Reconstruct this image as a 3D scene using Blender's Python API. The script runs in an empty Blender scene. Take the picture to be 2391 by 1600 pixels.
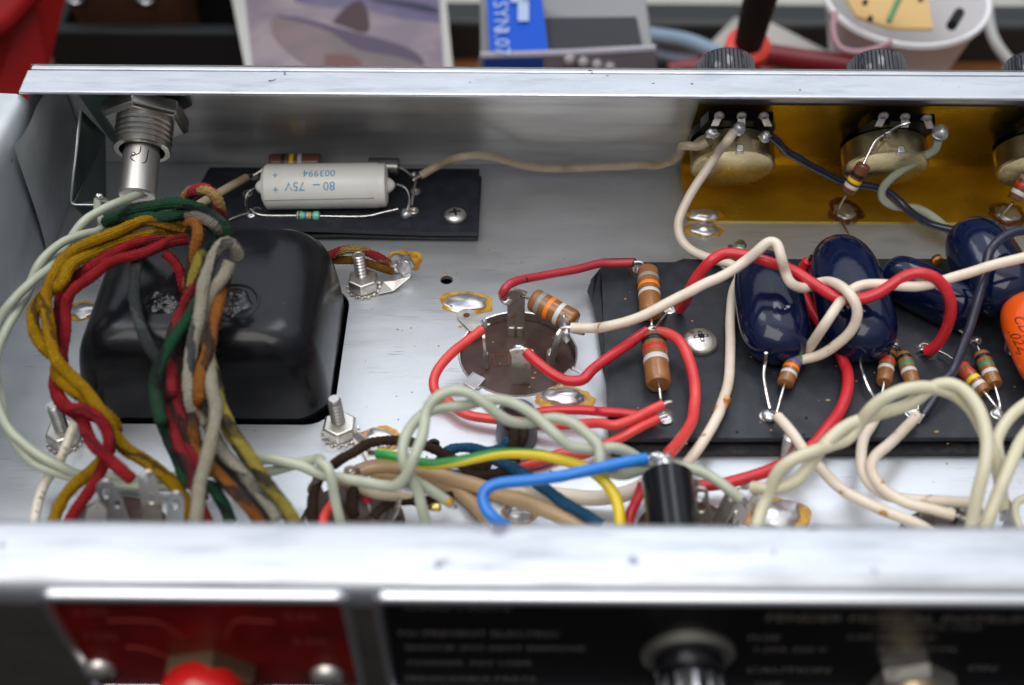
import bpy, math, random
from mathutils import Vector, Matrix, noise
from mathutils.geometry import tessellate_polygon
random.seed(4)
V = Vector
K = 0.01                      # the scene is written in centimetres and built in metres
S = bpy.context.scene

# ------------------------------------------------------------ camera
FPX, PITCH, ROLL, CAMZ = 2900.0, math.radians(45), math.radians(0.38), 24.9
_f = V((0, math.cos(PITCH), -math.sin(PITCH)))
_r0, _u0 = V((1, 0, 0)), V((0, math.sin(PITCH), math.cos(PITCH)))
_r = _r0 * math.cos(ROLL) + _u0 * math.sin(ROLL)
_u = _u0 * math.cos(ROLL) - _r0 * math.sin(ROLL)
CAM = V((0, 0, CAMZ))
cd = bpy.data.cameras.new('camera'); cam = bpy.data.objects.new('camera', cd)
S.collection.objects.link(cam); S.camera = cam
cd.sensor_width = 36; cd.lens = FPX / 2391 * 36
cd.clip_start = 0.01; cd.clip_end = 30
M = Matrix((( _r.x, _u.x, -_f.x, 0), (_r.y, _u.y, -_f.y, 0), (_r.z, _u.z, -_f.z, CAMZ*K), (0, 0, 0, 1)))
cam.matrix_world = M
cd.dof.use_dof = True; cd.dof.focus_distance = 0.353; cd.dof.aperture_fstop = 7.6; cd.dof.aperture_blades = 7

# ------------------------------------------------------------ light
S.view_settings.view_transform = 'Standard'; S.view_settings.look = 'None'
S.view_settings.exposure = 0.0; S.view_settings.gamma = 1
w = bpy.data.worlds.new('World'); S.world = w; w.use_nodes = True
nt = w.node_tree; nt.nodes.clear()
out = nt.nodes.new('ShaderNodeOutputWorld'); bg = nt.nodes.new('ShaderNodeBackground')
tc = nt.nodes.new('ShaderNodeTexCoord'); sp = nt.nodes.new('ShaderNodeSeparateXYZ'); cr = nt.nodes.new('ShaderNodeValToRGB')
mr = nt.nodes.new('ShaderNodeMapRange')
nt.links.new(tc.outputs['Generated'], sp.inputs[0]); nt.links.new(sp.outputs['Z'], mr.inputs[0])
mr.inputs[1].default_value = -1; mr.inputs[2].default_value = 1
nt.links.new(mr.outputs[0], cr.inputs[0]); nt.links.new(cr.outputs[0], bg.inputs[0]); nt.links.new(bg.outputs[0], out.inputs[0])
cr.color_ramp.elements[0].position = .40; cr.color_ramp.elements[0].color = (.035, .034, .034, 1)
e_ = cr.color_ramp.elements.new(.52); e_.color = (.085, .085, .085, 1)
cr.color_ramp.elements[1].position = .75; cr.color_ramp.elements[1].color = (.27, .28, .32, 1)
bg.inputs[1].default_value = 1.0
def area(name, loc, target, sx, sy, rad, col):
    L = bpy.data.lights.new(name, 'AREA'); L.shape = 'RECTANGLE'; L.size = sx; L.size_y = sy
    L.energy = rad * sx * sy * math.pi; L.color = col
    o = bpy.data.objects.new(name, L); S.collection.objects.link(o)
    o.location = loc
    o.rotation_euler = (V(target) - V(loc)).to_track_quat('-Z', 'Y').to_euler()
    return o
area('broad_fill_panel', (0.1, 1.25, 1.55), (0, .25, 0), 3.6, 1.9, 0.66, (.87, .93, 1))  # added broad light panel that evens the reflections in the metal
area('window_light', (0.25, 0.95, 1.5), (0, .25, 0), 0.42, 0.55, 4.6, (.86, .93, 1))
area('window_light', (-0.75, 0.9, 1.3), (0, .25, 0), 0.30, 0.5, 3.6, (.90, .95, 1))
area('overhead_fill', (-0.35, -0.35, 1.65), (0, .25, 0), 1.6, 1.1, 3.3, (1, .96, .90))  # added overhead fill behind the camera for the matt surfaces

# ------------------------------------------------------------ views of the place measured from the photograph
VIEWS = dict(F=(0, 0, .98), Z1=(0, 130, 3.905), Z2=(450, 330, 3.336), Z3=(0, 430, 3.734), Z4=(0, 830, 3.124),
    Z5=(700, 850, 3.347), Z6=(950, 580, 4.126), Z7=(1350, 550, 3.484), Y1=(1550, 200, 2.786), Y2=(1650, 480, 3.162),
    Y3=(1700, 780, 3.391), Y4=(1350, 930, 3.905), Y5=(0, 1200, 1.9525), Y6=(1191, 1200, 1.9525), Y7=(0, 0, 1.9525),
    Y8=(1191, 0, 1.9525), X1=(60, 1350, 2.929), T=(150, 540, 3.336), W1=(380, 950, 5.6), W2=(60, 1080, 5.325),
    W3=(680, 1050, 5.207), W4=(1100, 1050, 5.207), PT=(1600, 230, 7.127), PR=(1950, 230, 5.059), RR=(2080, 560, 3.563),
    LW=(0, 180, 2.177), S=(0, 0, 1), Q=(420, 370, 7.81), B4=(60, 850, 4.238), R3=(1930, 1060, 5.082))
def ray(v, x, y):
    ox, oy, s = VIEWS[v]; px, py = ox + x / s - 1195.5, 800 - (oy + y / s)
    return _f + _r * (px / FPX) + _u * (py / FPX)
def P(v, x, y, z):                      # the point at height z
    d = ray(v, x, y); return CAM + d * ((z - CAMZ) / d.z)
def PY(v, x, y, yy):                    # the point at distance yy
    d = ray(v, x, y); return CAM + d * (yy / d.y)
def PD(v, x, y, dep):                   # the point at that depth
    return CAM + ray(v, x, y) * dep
WN = V((0, -.888, -.46)); WU = V((0, -.46, .888))          # the back wall leans in over the floor
def PW(v, x, y, l):                     # the point l in front of the back wall
    d = ray(v, x, y); o = V((0, 33.2, 0)) + WN * l
    return CAM + d * ((o - CAM).dot(WN) / d.dot(WN))
def wall(x, t, l): return V((x, 33.2, 0)) + WU * t + WN * l

# ------------------------------------------------------------ materials
MATS = {}
def mat(name, col, rough=.5, metal=0., col2=None, ns=3., lo=.4, hi=.6, st=(1, 1, 1), bump=0., bs=20., bst=(1, 1, 1), coat=0.,
        rv=0., spec=.5, speck=None, ss=30., sth=.68, uvtype=None, tracer=None, tr=(.35, .35, 1), detail=6, trans=0., alpha=1., scratch=None):
    m = bpy.data.materials.new(name); m.use_nodes = True; n = m.node_tree; N, L = n.nodes, n.links
    b = N['Principled BSDF']
    b.inputs['Roughness'].default_value = rough; b.inputs['Metallic'].default_value = metal
    b.inputs['Coat Weight'].default_value = coat; b.inputs['Coat Roughness'].default_value = .08
    b.inputs['Specular IOR Level'].default_value = spec
    b.inputs['Transmission Weight'].default_value = trans; b.inputs['Alpha'].default_value = alpha
    t = N.new('ShaderNodeTexCoord')
    def mapping(s, f=100.):
        mp = N.new('ShaderNodeMapping'); mp.inputs['Scale'].default_value = (s[0]*f, s[1]*f, s[2]*f)
        L.new(t.outputs['Object'], mp.inputs[0]); return mp.outputs[0]
    def nz(scale, s=(1, 1, 1), det=6, dist=0.):
        x = N.new('ShaderNodeTexNoise'); x.inputs['Scale'].default_value = scale; x.inputs['Detail'].default_value = det
        x.inputs['Distortion'].default_value = dist
        L.new(mapping(s), x.inputs['Vector']); return x.outputs['Fac']
    def ramp(src, a, bb, ca=(0, 0, 0, 1), cb=(1, 1, 1, 1)):
        x = N.new('ShaderNodeValToRGB'); x.color_ramp.elements[0].position = a; x.color_ramp.elements[1].position = bb
        x.color_ramp.elements[0].color = ca; x.color_ramp.elements[1].color = cb
        L.new(src, x.inputs[0]); return x.outputs[0]
    def mix(fac, a, bb):
        x = N.new('ShaderNodeMix'); x.data_type = 'RGBA'
        L.new(fac, x.inputs[0])
        for s, i in ((a, 6), (bb, 7)):
            if isinstance(s, tuple): x.inputs[i].default_value = s
            else: L.new(s, x.inputs[i])
        return x.outputs[2]
    def math_(op, a, bb=None):
        x = N.new('ShaderNodeMath'); x.operation = op
        for i, s in enumerate((a, bb)):
            if s is None: continue
            if isinstance(s, (int, float)): x.inputs[i].default_value = s
            else: L.new(s, x.inputs[i])
        return x.outputs[0]
    c = tuple(col) + (1,); cur = c; hgt = None
    if uvtype:
        uvn = N.new('ShaderNodeUVMap'); sx = N.new('ShaderNodeSeparateXYZ'); L.new(uvn.outputs[0], sx.inputs[0])
        U, W_ = sx.outputs[0], sx.outputs[1]
    if tracer is not None:
        # a spiral of a second colour: fraction of (u*turns + v*pitch)
        base = math_('MULTIPLY_ADD' if False else 'ADD', math_('MULTIPLY', U, tr[2]), math_('MULTIPLY', W_, tr[1]))
        if uvtype == 'pvc': base = math_('ADD', base, .12)
        if uvtype == 'cloth':
            base = math_('ADD', base, math_('MULTIPLY', nz(2.2), .55))
        fr = math_('FRACT', base)
        fac = ramp(math_('PINGPONG', fr, .5), tr[0]*.5 - .02, tr[0]*.5 + .02)
        cur = mix(fac, tuple(tracer) + (1,), c)
    if uvtype == 'cloth':
        s1 = math_('SINE', math_('ADD', math_('MULTIPLY', U, 2*math.pi*8), math_('MULTIPLY', W_, 75.)))
        s2 = math_('SINE', math_('SUBTRACT', math_('MULTIPLY', U, 2*math.pi*8), math_('MULTIPLY', W_, 75.)))
        hgt = math_('ADD', math_('MULTIPLY', s1, s2), math_('MULTIPLY', nz(9), 3.))
    if uvtype == 'cloth':
        cur = mix(math_('MULTIPLY', ramp(nz(26, (1, 1, 1), 3), .46, .62), .55), cur, tuple(x*.35 + .01 for x in col) + (1,))
    if col2 is not None:
        cur = mix(ramp(nz(ns, st, detail), lo, hi), cur, tuple(col2) + (1,))
    if speck is not None:
        cur = mix(ramp(nz(ss, (1, 1, 1), 2), sth, sth + .03), cur, tuple(speck) + (1,))
    if scratch is not None:
        sc = nz(1.0, (1.1, 34, 1), 2, .25)
        mk = nz(.55, (1, 1, 1), 2)
        cur = mix(math_('MULTIPLY', ramp(sc, .62, .70), ramp(mk, .50, .62)), cur, tuple(scratch) + (1,))
    if isinstance(cur, tuple): b.inputs['Base Color'].default_value = cur
    else: L.new(cur, b.inputs['Base Color'])
    if rv:
        x = N.new('ShaderNodeMapRange'); x.inputs[1].default_value = .3; x.inputs[2].default_value = .7
        x.inputs[3].default_value = max(.03, rough - rv); x.inputs[4].default_value = rough + rv
        L.new(nz(ns*.9, st, 6), x.inputs[0]); L.new(x.outputs[0], b.inputs['Roughness'])
    if bump:
        bp = N.new('ShaderNodeBump'); bp.inputs['Strength'].default_value = bump; bp.inputs['Distance'].default_value = .0006
        if hgt is not None: L.new(hgt, bp.inputs['Height'])
        else: L.new(nz(bs, bst, 3), bp.inputs['Height'])
        L.new(bp.outputs[0], b.inputs['Normal'])
    MATS[name] = m; return m

ALU = mat('brushed_aluminium', (.65, .67, .70), .42, .82, (.62, .65, .70), 1.1, .38, .72, (.5, 1.6, 1), .10, 14, (.35, 5, 1), rv=.07, speck=(.30, .22, .12), ss=5.5, sth=.76, scratch=(.40, .42, .46))
ALUW = mat('wall_aluminium', (.78, .77, .75), .38, .72, (.60, .59, .57), .8, .4, .7, (.35, 2.2, 2.2), .10, 8, (.25, 5, 5), rv=.10)
ALUS = mat('side_aluminium', (.60, .63, .65), .52, .58, (.44, .47, .50), .9, .45, .7, (1, .5, .5), .08, 9, rv=.08, speck=(.16, .17, .22), ss=3, sth=.74)
ALUL = mat('rim_aluminium', (.68, .71, .76), .42, .95, (.50, .53, .60), 1.5, .55, .8, (.5, 2.5, 1), .12, 12, (.4, 4, 1), rv=.08, speck=(.16, .17, .22), ss=2.6, sth=.72)
STEEL = mat('nickel_steel', (.74, .72, .68), .38, 1, (.56, .52, .46), 4, .5, .75, bump=.03, bs=30, rv=.08)
THREAD = mat('zinc_thread', (.74, .73, .70), .30, 1, (.50, .47, .42), 5, .55, .75)
SMOOTHN = mat('turned_nickel', (.62, .60, .55), .26, 1)
DULL = mat('tarnished_tin', (.58, .56, .52), .38, .9, (.42, .28, .12), 3, .58, .72, bump=.18, bs=6, rv=.1)
TIN = mat('tinned_wire', (.80, .79, .76), .2, 1, (.5, .45, .38), 6, .55, .7)
SOLDER = mat('solder', (.76, .77, .80), .40, .95, (.58, .51, .50), 2.5, .5, .75, bump=.12, bs=4, rv=.06)
FLUX = mat('amber_flux', (.62, .36, .03), .3, 0, (.36, .14, .012), 3.2, .42, .6, bump=.4, bs=12, coat=.6)
FLUXR = mat('burnt_flux', (.13, .035, .008), .22, 0, (.03, .012, .006), 3.2, .42, .6, bump=.4, bs=12, coat=.6)
ALUF = mat('front_rim_aluminium', (.58, .60, .64), .46, .95, (.40, .42, .46), 1.2, .5, .75, (.4, 2.5, 1), .12, 9, (.4, 4, 1), rv=.08, speck=(.26, .26, .30), ss=1.6, sth=.70)
ALUO = mat('shaded_outer_aluminium', (.34, .31, .28), .42, 1, (.26, .23, .20), 1, .4, .7)  # darker copy of the aluminium, its dark brown reflection put into the colour
BRASS = mat('gold_shield', (.80, .54, .06), .24, .88, (.56, .36, .03), .7, .4, .7, (.5, 1, 1), .05, 20, rv=.07, speck=(.12, .07, .02), ss=7, sth=.74)
POTM = mat('pot_shell', (.66, .56, .33), .28, .95, (.50, .41, .22), 1.6, .4, .7, bump=.06, bs=12, rv=.08)
FIBRE = mat('black_fibre', (.012, .014, .021), .50, 0, (.020, .024, .035), 2.0, .45, .65, bump=.14, bs=22, speck=(.20, .19, .16), ss=9, sth=.765, rv=.06)
FIBRE2 = mat('black_fibre_edge', (.012, .012, .015), .6, 0, (.03, .03, .033), 5, .5, .65, bump=.4, bs=20, speck=(.12, .11, .09), ss=16, sth=.73)
PHEN = mat('brown_phenolic', (.070, .036, .028), .30, 0, (.05, .026, .022), 2, .45, .6, speck=(.42, .19, .03), ss=6, sth=.78)
BELL = mat('black_transformer_enamel', (.0045, .005, .007), .22, 0, (.011, .010, .011), 1.2, .5, .75, spec=.30, bump=.03, bs=9, speck=(.16, .14, .11), ss=10, sth=.775, rv=.06)
GOO = mat('black_varnish', (.004, .004, .005), .22, 0, (.16, .10, .03), 5, .70, .74, spec=.6, bump=.4, bs=7)
BLACK = mat('black_plastic', (.006, .006, .008), .15, 0, spec=.22)
DARK = mat('shade_black', (.005, .005, .006), .8)  # near-black colour stands in for shade in holes, slots and recesses
BLUEC = mat('blue_dip', (.0018, .006, .030), .12, 0, (.003, .009, .042), 1.2, .4, .65, spec=.42, bump=.14, bs=1.8, coat=.0, speck=(.28, .20, .10), ss=7, sth=.775)
ORANGE = mat('orange_dip', (.85, .10, .005), .28, 0, bump=.1, bs=4, coat=.3)
WHITE = mat('white_sleeve', (.86, .86, .81), .36, 0, (.78, .76, .68), 1.2, .5, .75, bump=.05, bs=12, speck=(.50, .22, .04), ss=3.2, sth=.745)
INKB = mat('blue_ink', (.12, .38, .60), .5); INKK = mat('black_ink', (.02, .02, .025), .5); INKR = mat('brown_ink', (.16, .015, .002), .5)
RBODY = mat('resistor_brown', (.30, .125, .038), .27, 0, (.25, .10, .030), 4, .4, .6, coat=.25)
RBODY2 = mat('resistor_dark_brown', (.17, .055, .025), .3, 0, coat=.2)
RGREEN = mat('resistor_mint', (.17, .60, .44), .28, 0, coat=.3)
BC = dict(white=(.62, .62, .60), grey=(.26, .28, .27), orange=(.90, .22, .01), black=(.012, .012, .014), red=(.62, .035, .03), yellow=(.88, .58, .02),
          green=(.035, .25, .10), blue=(.07, .09, .42), silver=(.58, .58, .58), brown=(.10, .03, .01), purple=(.16, .12, .42), maroon=(.28, .03, .05), skyblue=(.10, .30, .60))
BM = {k: mat('band_' + k, c, .3, 0) for k, c in BC.items()}
def pvc(n, c, c2, r=.32, sp_=None, lo=.5, ss=2.4, sth=.75): return mat(n, c, r, 0, c2, 1.1, lo, lo + .22, bump=.07, bs=7, speck=sp_, ss=ss, sth=sth, spec=.5, rv=.06)
GG = pvc('grey_green_pvc', (.44, .47, .37), (.36, .38, .28))
CREAM = pvc('cream_pvc', (.64, .60, .44), (.54, .49, .33))
WH = pvc('off_white_pvc', (.76, .66, .55), (.66, .54, .41), sp_=(.50, .26, .09), ss=2.0, sth=.70)
WHO = pvc('aged_white_pvc', (.52, .43, .30), (.36, .25, .13), sp_=(.35, .14, .02), ss=2.2, sth=.70)
RED = pvc('red_pvc', (.58, .020, .032), (.40, .013, .024), sp_=(.20, .02, .03), ss=2.6, sth=.70)
REDL = pvc('light_red_pvc', (.72, .06, .055), (.60, .035, .038))
REDD = pvc('dark_red_pvc', (.45, .03, .05), (.36, .03, .05), sp_=(.06, .015, .02), ss=3.5, sth=.66)
NAVY = pvc('navy_pvc', (.018, .020, .042), (.026, .029, .060), .25)
TAN = pvc('tan_pvc', (.46, .31, .17), (.36, .23, .13))
BLUEP = pvc('blue_pvc', (.02, .20, .66), (.02, .17, .58))
WIREW = pvc('printed_white_pvc', (.72, .66, .56), (.60, .52, .42))
def cloth(n, c, tr=None, trp=(.35, .35, 1), c2=None): return mat(n, c, .95, 0, c2 or tuple(x*.6 for x in c), 1.8, .5, .72, bump=1., uvtype='cloth', tracer=tr, tr=trp, spec=.06)
CY = cloth('yellow_cloth', (.66, .36, .012), (.16, .09, .03), (.13, .21, 1), (.40, .18, .012))
CR = cloth('red_cloth', (.56, .035, .045), (.20, .03, .04), (.13, .23, 1), (.33, .018, .028))
CYB = cloth('yellow_black_cloth', (.66, .52, .10), (.05, .05, .055), (.45, .55, 1))
CG = cloth('green_cloth', (.030, .13, .065), (.035, .04, .038), (.34, .4, 1), (.06, .10, .07))
CO = cloth('orange_black_cloth', (.55, .20, .045), (.06, .055, .055), (.36, .42, 1))
CRB = cloth('red_black_cloth', (.50, .045, .06), (.05, .05, .05), (.45, .5, 1))
CRY = cloth('red_yellow_cloth', (.60, .06, .08), (.72, .52, .18), (.5, .75, 1))
CW = cloth('white_black_cloth', (.66, .61, .49), (.09, .09, .10), (.26, .33, 1), (.56, .50, .38))
CWP = cloth('white_cloth', (.68, .62, .48), None, c2=(.56, .48, .34))
CK = cloth('grey_cloth', (.085, .095, .10), (.16, .17, .17), (.3, .4, 1))
CB = cloth('brown_cloth', (.10, .060, .045), None)
CBR = cloth('ochre_cloth', (.42, .18, .035), None)
CBL = cloth('blue_cloth', (.06, .22, .42), None, c2=(.05, .15, .28))
YG = mat('yellow_green_pvc', (.80, .60, .02), .32, 0, uvtype='pvc', tracer=(.02, .25, .05), tr=(.30, .07, 1))

# ------------------------------------------------------------ mesh helpers
COL = S.collection
def perp(a):
    a = a.normalized(); b = V((0, 0, 1)) if abs(a.z) < .9 else V((0, 1, 0))
    u = a.cross(b).normalized(); return u, a.cross(u).normalized()
class MB:
    def __init__(s): s.v, s.f, s.uv = [], [], []
    def add(s, vs, fs, uvs=None):
        n = len(s.v); s.v += [V(p) for p in vs]
        for i, f in enumerate(fs):
            s.f.append([k + n for k in f]); s.uv.append(uvs[i] if uvs else None)
        return s
    def lathe(s, prof, o, ax, n=28, capa=True, capb=True, sq=(1, 1), up=None):
        ax = V(ax).normalized(); o = V(o)
        if up is None: a, b = perp(ax)
        else:
            a = (V(up) - ax * V(up).dot(ax)).normalized(); b = ax.cross(a)
        vs, fs = [], []
        for t, r in prof:
            for k in range(n):
                g = 2 * math.pi * k / n
                vs.append(o + ax * t + a * (r * sq[0] * math.cos(g)) + b * (r * sq[1] * math.sin(g)))
        m = len(prof)
        for i in range(m - 1):
            for k in range(n):
                q = (k + 1) % n
                fs.append((i*n + k, i*n + q, (i+1)*n + q, (i+1)*n + k))
        if capa: fs.append(tuple(range(n))[::-1])
        if capb: fs.append(tuple((m-1)*n + k for k in range(n)))
        return s.add(vs, fs)
    def tube(s, pts, r, n=12, ends=True, weave=0.):
        m = len(pts); rr = r if isinstance(r, list) else [r] * m
        T = [(pts[min(i+1, m-1)] - pts[max(i-1, 0)]).normalized() for i in range(m)]
        a, b = perp(T[0]); vs, fs, uvs = [], [], []; dist = [0.]
        for i in range(1, m): dist.append(dist[-1] + (pts[i] - pts[i-1]).length)
        for i in range(m):
            a = (a - T[i] * a.dot(T[i])).normalized(); b = T[i].cross(a)
            for k in range(n):
                g = 2 * math.pi * k / n
                q = 1 + weave*math.sin(4*g + dist[i]*26)*math.sin(4*g - dist[i]*26) if weave else 1.
                vs.append(pts[i] + (a * math.cos(g) + b * math.sin(g)) * (rr[i]*q))
        for i in range(m - 1):
            for k in range(n):
                q = (k + 1) % n
                fs.append((i*n + k, i*n + q, (i+1)*n + q, (i+1)*n + k))
                uvs.append(((k/n, dist[i]), ((k+1)/n, dist[i]), ((k+1)/n, dist[i+1]), (k/n, dist[i+1])))
        if ends:
            fs.append(tuple(range(n))[::-1]); uvs.append(tuple((0, 0) for _ in range(n)))
            fs.append(tuple((m-1)*n + k for k in range(n))); uvs.append(tuple((0, 0) for _ in range(n)))
        return s.add(vs, fs, uvs)
    def hexa(s, p):     # eight corners: four below, four above
        return s.add(p, [(3, 2, 1, 0), (4, 5, 6, 7), (0, 1, 5, 4), (1, 2, 6, 5), (2, 3, 7, 6), (3, 0, 4, 7)])
    def box(s, c, d, ax=None):
        X, Y, Z = ax or (V((1, 0, 0)), V((0, 1, 0)), V((0, 0, 1))); c = V(c)
        q = []
        for z in (-1, 1):
            for x, y in ((-1, -1), (1, -1), (1, 1), (-1, 1)):
                q.append(c + X * (x*d[0]/2) + Y * (y*d[1]/2) + Z * (z*d[2]/2))
        return s.hexa(q)
    def prism(s, poly, off, holes=()):
        loops = [[V(p) for p in poly]] + [[V(p) for p in h] for h in holes]; off = V(off)
        flat = [p for l in loops for p in l]; n = len(flat)
        tri = tessellate_polygon(loops); vs = flat + [p + off for p in flat]; fs = []
        if not tri: return s
        for t in tri:
            a, b, c = (flat[i] for i in t); nn = (b - a).cross(c - a)
            t = tuple(t)
            if nn.dot(off) > 0: t = t[::-1]
            fs.append(t); fs.append(tuple(i + n for i in t[::-1]))
        k = 0
        for l in loops:
            m = len(l)
            for i in range(m):
                j = (i + 1) % m; fs.append((k+i, k+j, k+j+n, k+i+n))
            k += m
        return s.add(vs, fs)
    def plate(s, pts, holes, o, X, Y, th):
        o, X, Y = V(o), V(X).normalized(), V(Y).normalized(); Z = X.cross(Y)
        g = lambda l: [o + X * x + Y * y for x, y in l]
        return s.prism(g(pts), Z * th, [g(h) for h in holes])
    def ball(s, c, r, n=14, wob=0., seed=0, flat=None):
        c = V(c); r = r if isinstance(r, (tuple, list)) else (r, r, r); vs, fs = [], []
        m = n // 2
        for i in range(m + 1):
            th = math.pi * i / m
            for k in range(n):
                g = 2 * math.pi * k / n; d = V((math.sin(th)*math.cos(g), math.sin(th)*math.sin(g), math.cos(th)))
                q = 1 + wob * noise.noise(d * 1.7 + V((seed*3.1, seed, 0)))
                if flat is not None and d.z < flat: d = V((d.x, d.y, flat))
                vs.append(c + V((d.x*r[0], d.y*r[1], d.z*r[2])) * q)
        for i in range(m):
            for k in range(n):
                q = (k + 1) % n; fs.append((i*n + k, (i+1)*n + k, (i+1)*n + q, i*n + q))
        return s.add(vs, fs)
    def build(s, name, m, parent=None, smooth=True, ang=38, bevel=0):
        me = bpy.data.meshes.new(name); me.from_pydata([p * K for p in s.v], [], s.f)
        me.validate(verbose=False)
        if any(u is not None for u in s.uv) and len(me.polygons) == len(s.f):
            ul = me.uv_layers.new(name='UVMap'); flat = []
            for f, u in zip(s.f, s.uv):
                for q in (u or [(0, 0)] * len(f)): flat += [q[0], q[1]]
            if len(flat) == 2 * len(me.loops): ul.data.foreach_set('uv', flat)
        me.materials.append(m)
        import bmesh
        bm = bmesh.new(); bm.from_mesh(me); bmesh.ops.recalc_face_normals(bm, faces=bm.faces); bm.to_mesh(me); bm.free()
        if smooth:
            me.polygons.foreach_set('use_smooth', [True] * len(me.polygons)); me.set_sharp_from_angle(angle=math.radians(ang))
        o = bpy.data.objects.new(name, me); COL.objects.link(o)
        if parent is not None: o.parent = parent
        if bevel:
            b = o.modifiers.new('bevel', 'BEVEL'); b.width = bevel*K; b.segments = 2; b.limit_method = 'ANGLE'; b.angle_limit = math.radians(35)
        return o
def tag(o, label=None, cat=None, group=None, kind=None):
    if label: o['label'] = label
    if cat: o['category'] = cat
    if group: o['group'] = group
    if kind: o['kind'] = kind
    return o
def thing(name, label, cat, group=None):
    o = bpy.data.objects.new(name, None); COL.objects.link(o); o.empty_display_size = .005
    return tag(o, label, cat, group)
def smooth(pts, step=.09):
    if len(pts) < 3: return pts if len(pts) < 2 else [pts[0].lerp(pts[1], k/6) for k in range(7)]
    q = [pts[0]*2 - pts[1]] + pts + [pts[-1]*2 - pts[-2]]; o = []
    for i in range(1, len(q) - 2):
        a, b, c, d = q[i-1:i+3]; n = max(2, int((c - b).length / step))
        for k in range(n):
            t = k / n
            o.append(.5 * ((b*2) + (c - a)*t + (a*2 - b*5 + c*4 - d)*t*t + (b*3 - a - c*3 + d)*t*t*t))
    o.append(pts[-1])
    for _ in range(3):   # relax kinks
        o = [o[0]] + [(o[i-1] + o[i]*2 + o[i+1]) / 4 for i in range(1, len(o)-1)] + [o[-1]]
    return o
def segs(*a):
    o = []
    for v, l in a: o += [P(v, *p) for p in l]
    return o
def rough_r(pts, r, m):
    k = .10 if 'cloth' in m.name else .025; s_ = random.uniform(0, 90)
    f_ = .4 if 'cloth' in m.name else 1.
    return [r * (1 + k*noise.noise(V((i*.55*f_, s_, 0))) + k*.6*noise.noise(V((i*.13*f_, s_, 9)))) for i in range(len(pts))]
def untangle(p):
    ch_ = True
    while ch_:
        ch_ = False
        for i in range(1, len(p)-1):
            a, b = p[i]-p[i-1], p[i+1]-p[i]
            if a.length < .05 or (a.normalized().dot(b.normalized()) < -.35):
                # drop whichever neighbour leaves the straighter run
                del p[i]; ch_ = True; break
    return p
def wire(label, m, r, pts, group=None, name='wire', cat='wire', bare=0, parent=None, core=None):
    pts = untangle(list(pts))
    pts = smooth(pts, .07); s_ = random.uniform(0, 80); ja = .035 if 'cloth' in m.name else .022
    pts = [p + V((noise.noise(V((i*.09, s_, 0))), noise.noise(V((i*.09, s_, 5))), noise.noise(V((i*.09, s_, 9)))))*ja*min(1, i/6, (len(pts)-1-i)/6) for i, p in enumerate(pts)]
    r = r * (.93 if 'cloth' in m.name else 1.); cl_ = 'cloth' in m.name
    if cl_: pts = smooth(pts, .032)
    mb = MB().tube(pts, rough_r(pts, r, m), 20 if cl_ else 14 if r > .08 else 8, weave=.15 if cl_ else 0.)
    if bare == 0 and 'pvc' in m.name and r > .1: bare = 3
    if 'cloth' in m.name and parent is None:
        t = thing(name, label, cat, group); mb.build('insulation', m, t, ang=60); fz = MB()
        for _ in range(int(len(pts)*.8)):
            i = random.randrange(1, len(pts)-1); tt = (pts[i+1]-pts[i-1]).normalized(); a_, b_ = perp(tt); g = random.uniform(0, 6.28)
            o_ = a_*math.cos(g) + b_*math.sin(g); p_ = pts[i] + o_*r*.95; d_ = (o_*random.uniform(.3, 1) + tt*random.uniform(-1, 1)).normalized(); l_ = random.uniform(.04, .11); s2 = d_.cross(o_).normalized()*.005
            fz.add([p_-s2, p_+s2, p_+d_*l_], [(0, 1, 2)])
        tag(fz.build('fuzz', m, t), kind='stuff'); return t
    if not bare or parent is not None:
        o = mb.build(name, m, parent, ang=60)
        return o if parent is not None else tag(o, label, cat, group)
    t = thing(name, label, cat, group); mb.build('insulation', m, t, ang=60)
    for e, q in ((0, 1), (-1, -2)):
        if bare & (1 if e == 0 else 2):
            d = (pts[e] - pts[q]).normalized()
            MB().tube([pts[e] - d*.05, pts[e] + d*.14, pts[e] + d*.26 + V((0, 0, -.05))], r*.45, 8).build('conductor', TIN, t)
    return t
def pair(pts, r, m, labels, group, pitch, ph0=0., flat=1., bare=0):
    c = smooth(pts, .07); d = 0.; L = [0.]
    for i in range(1, len(c)): L.append(L[-1] + (c[i] - c[i-1]).length)
    for s_ in (0, 1):
        pp = []
        for i, p in enumerate(c):
            t = (c[min(i+1, len(c)-1)] - c[max(i-1, 0)]).normalized()
            b = V((0, 0, 1)); u = t.cross(b).normalized(); w_ = u.cross(t)
            g = ph0 + 2*math.pi*L[i]/pitch + math.pi*s_
            pp.append(p + u * (math.cos(g)*r*1.05) + w_ * (math.sin(g)*r*1.05*flat))
        mb = MB().tube(pp, r, 12); o = mb.build('wire', m, None, ang=60); tag(o, labels[s_], 'wire', group)

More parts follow.
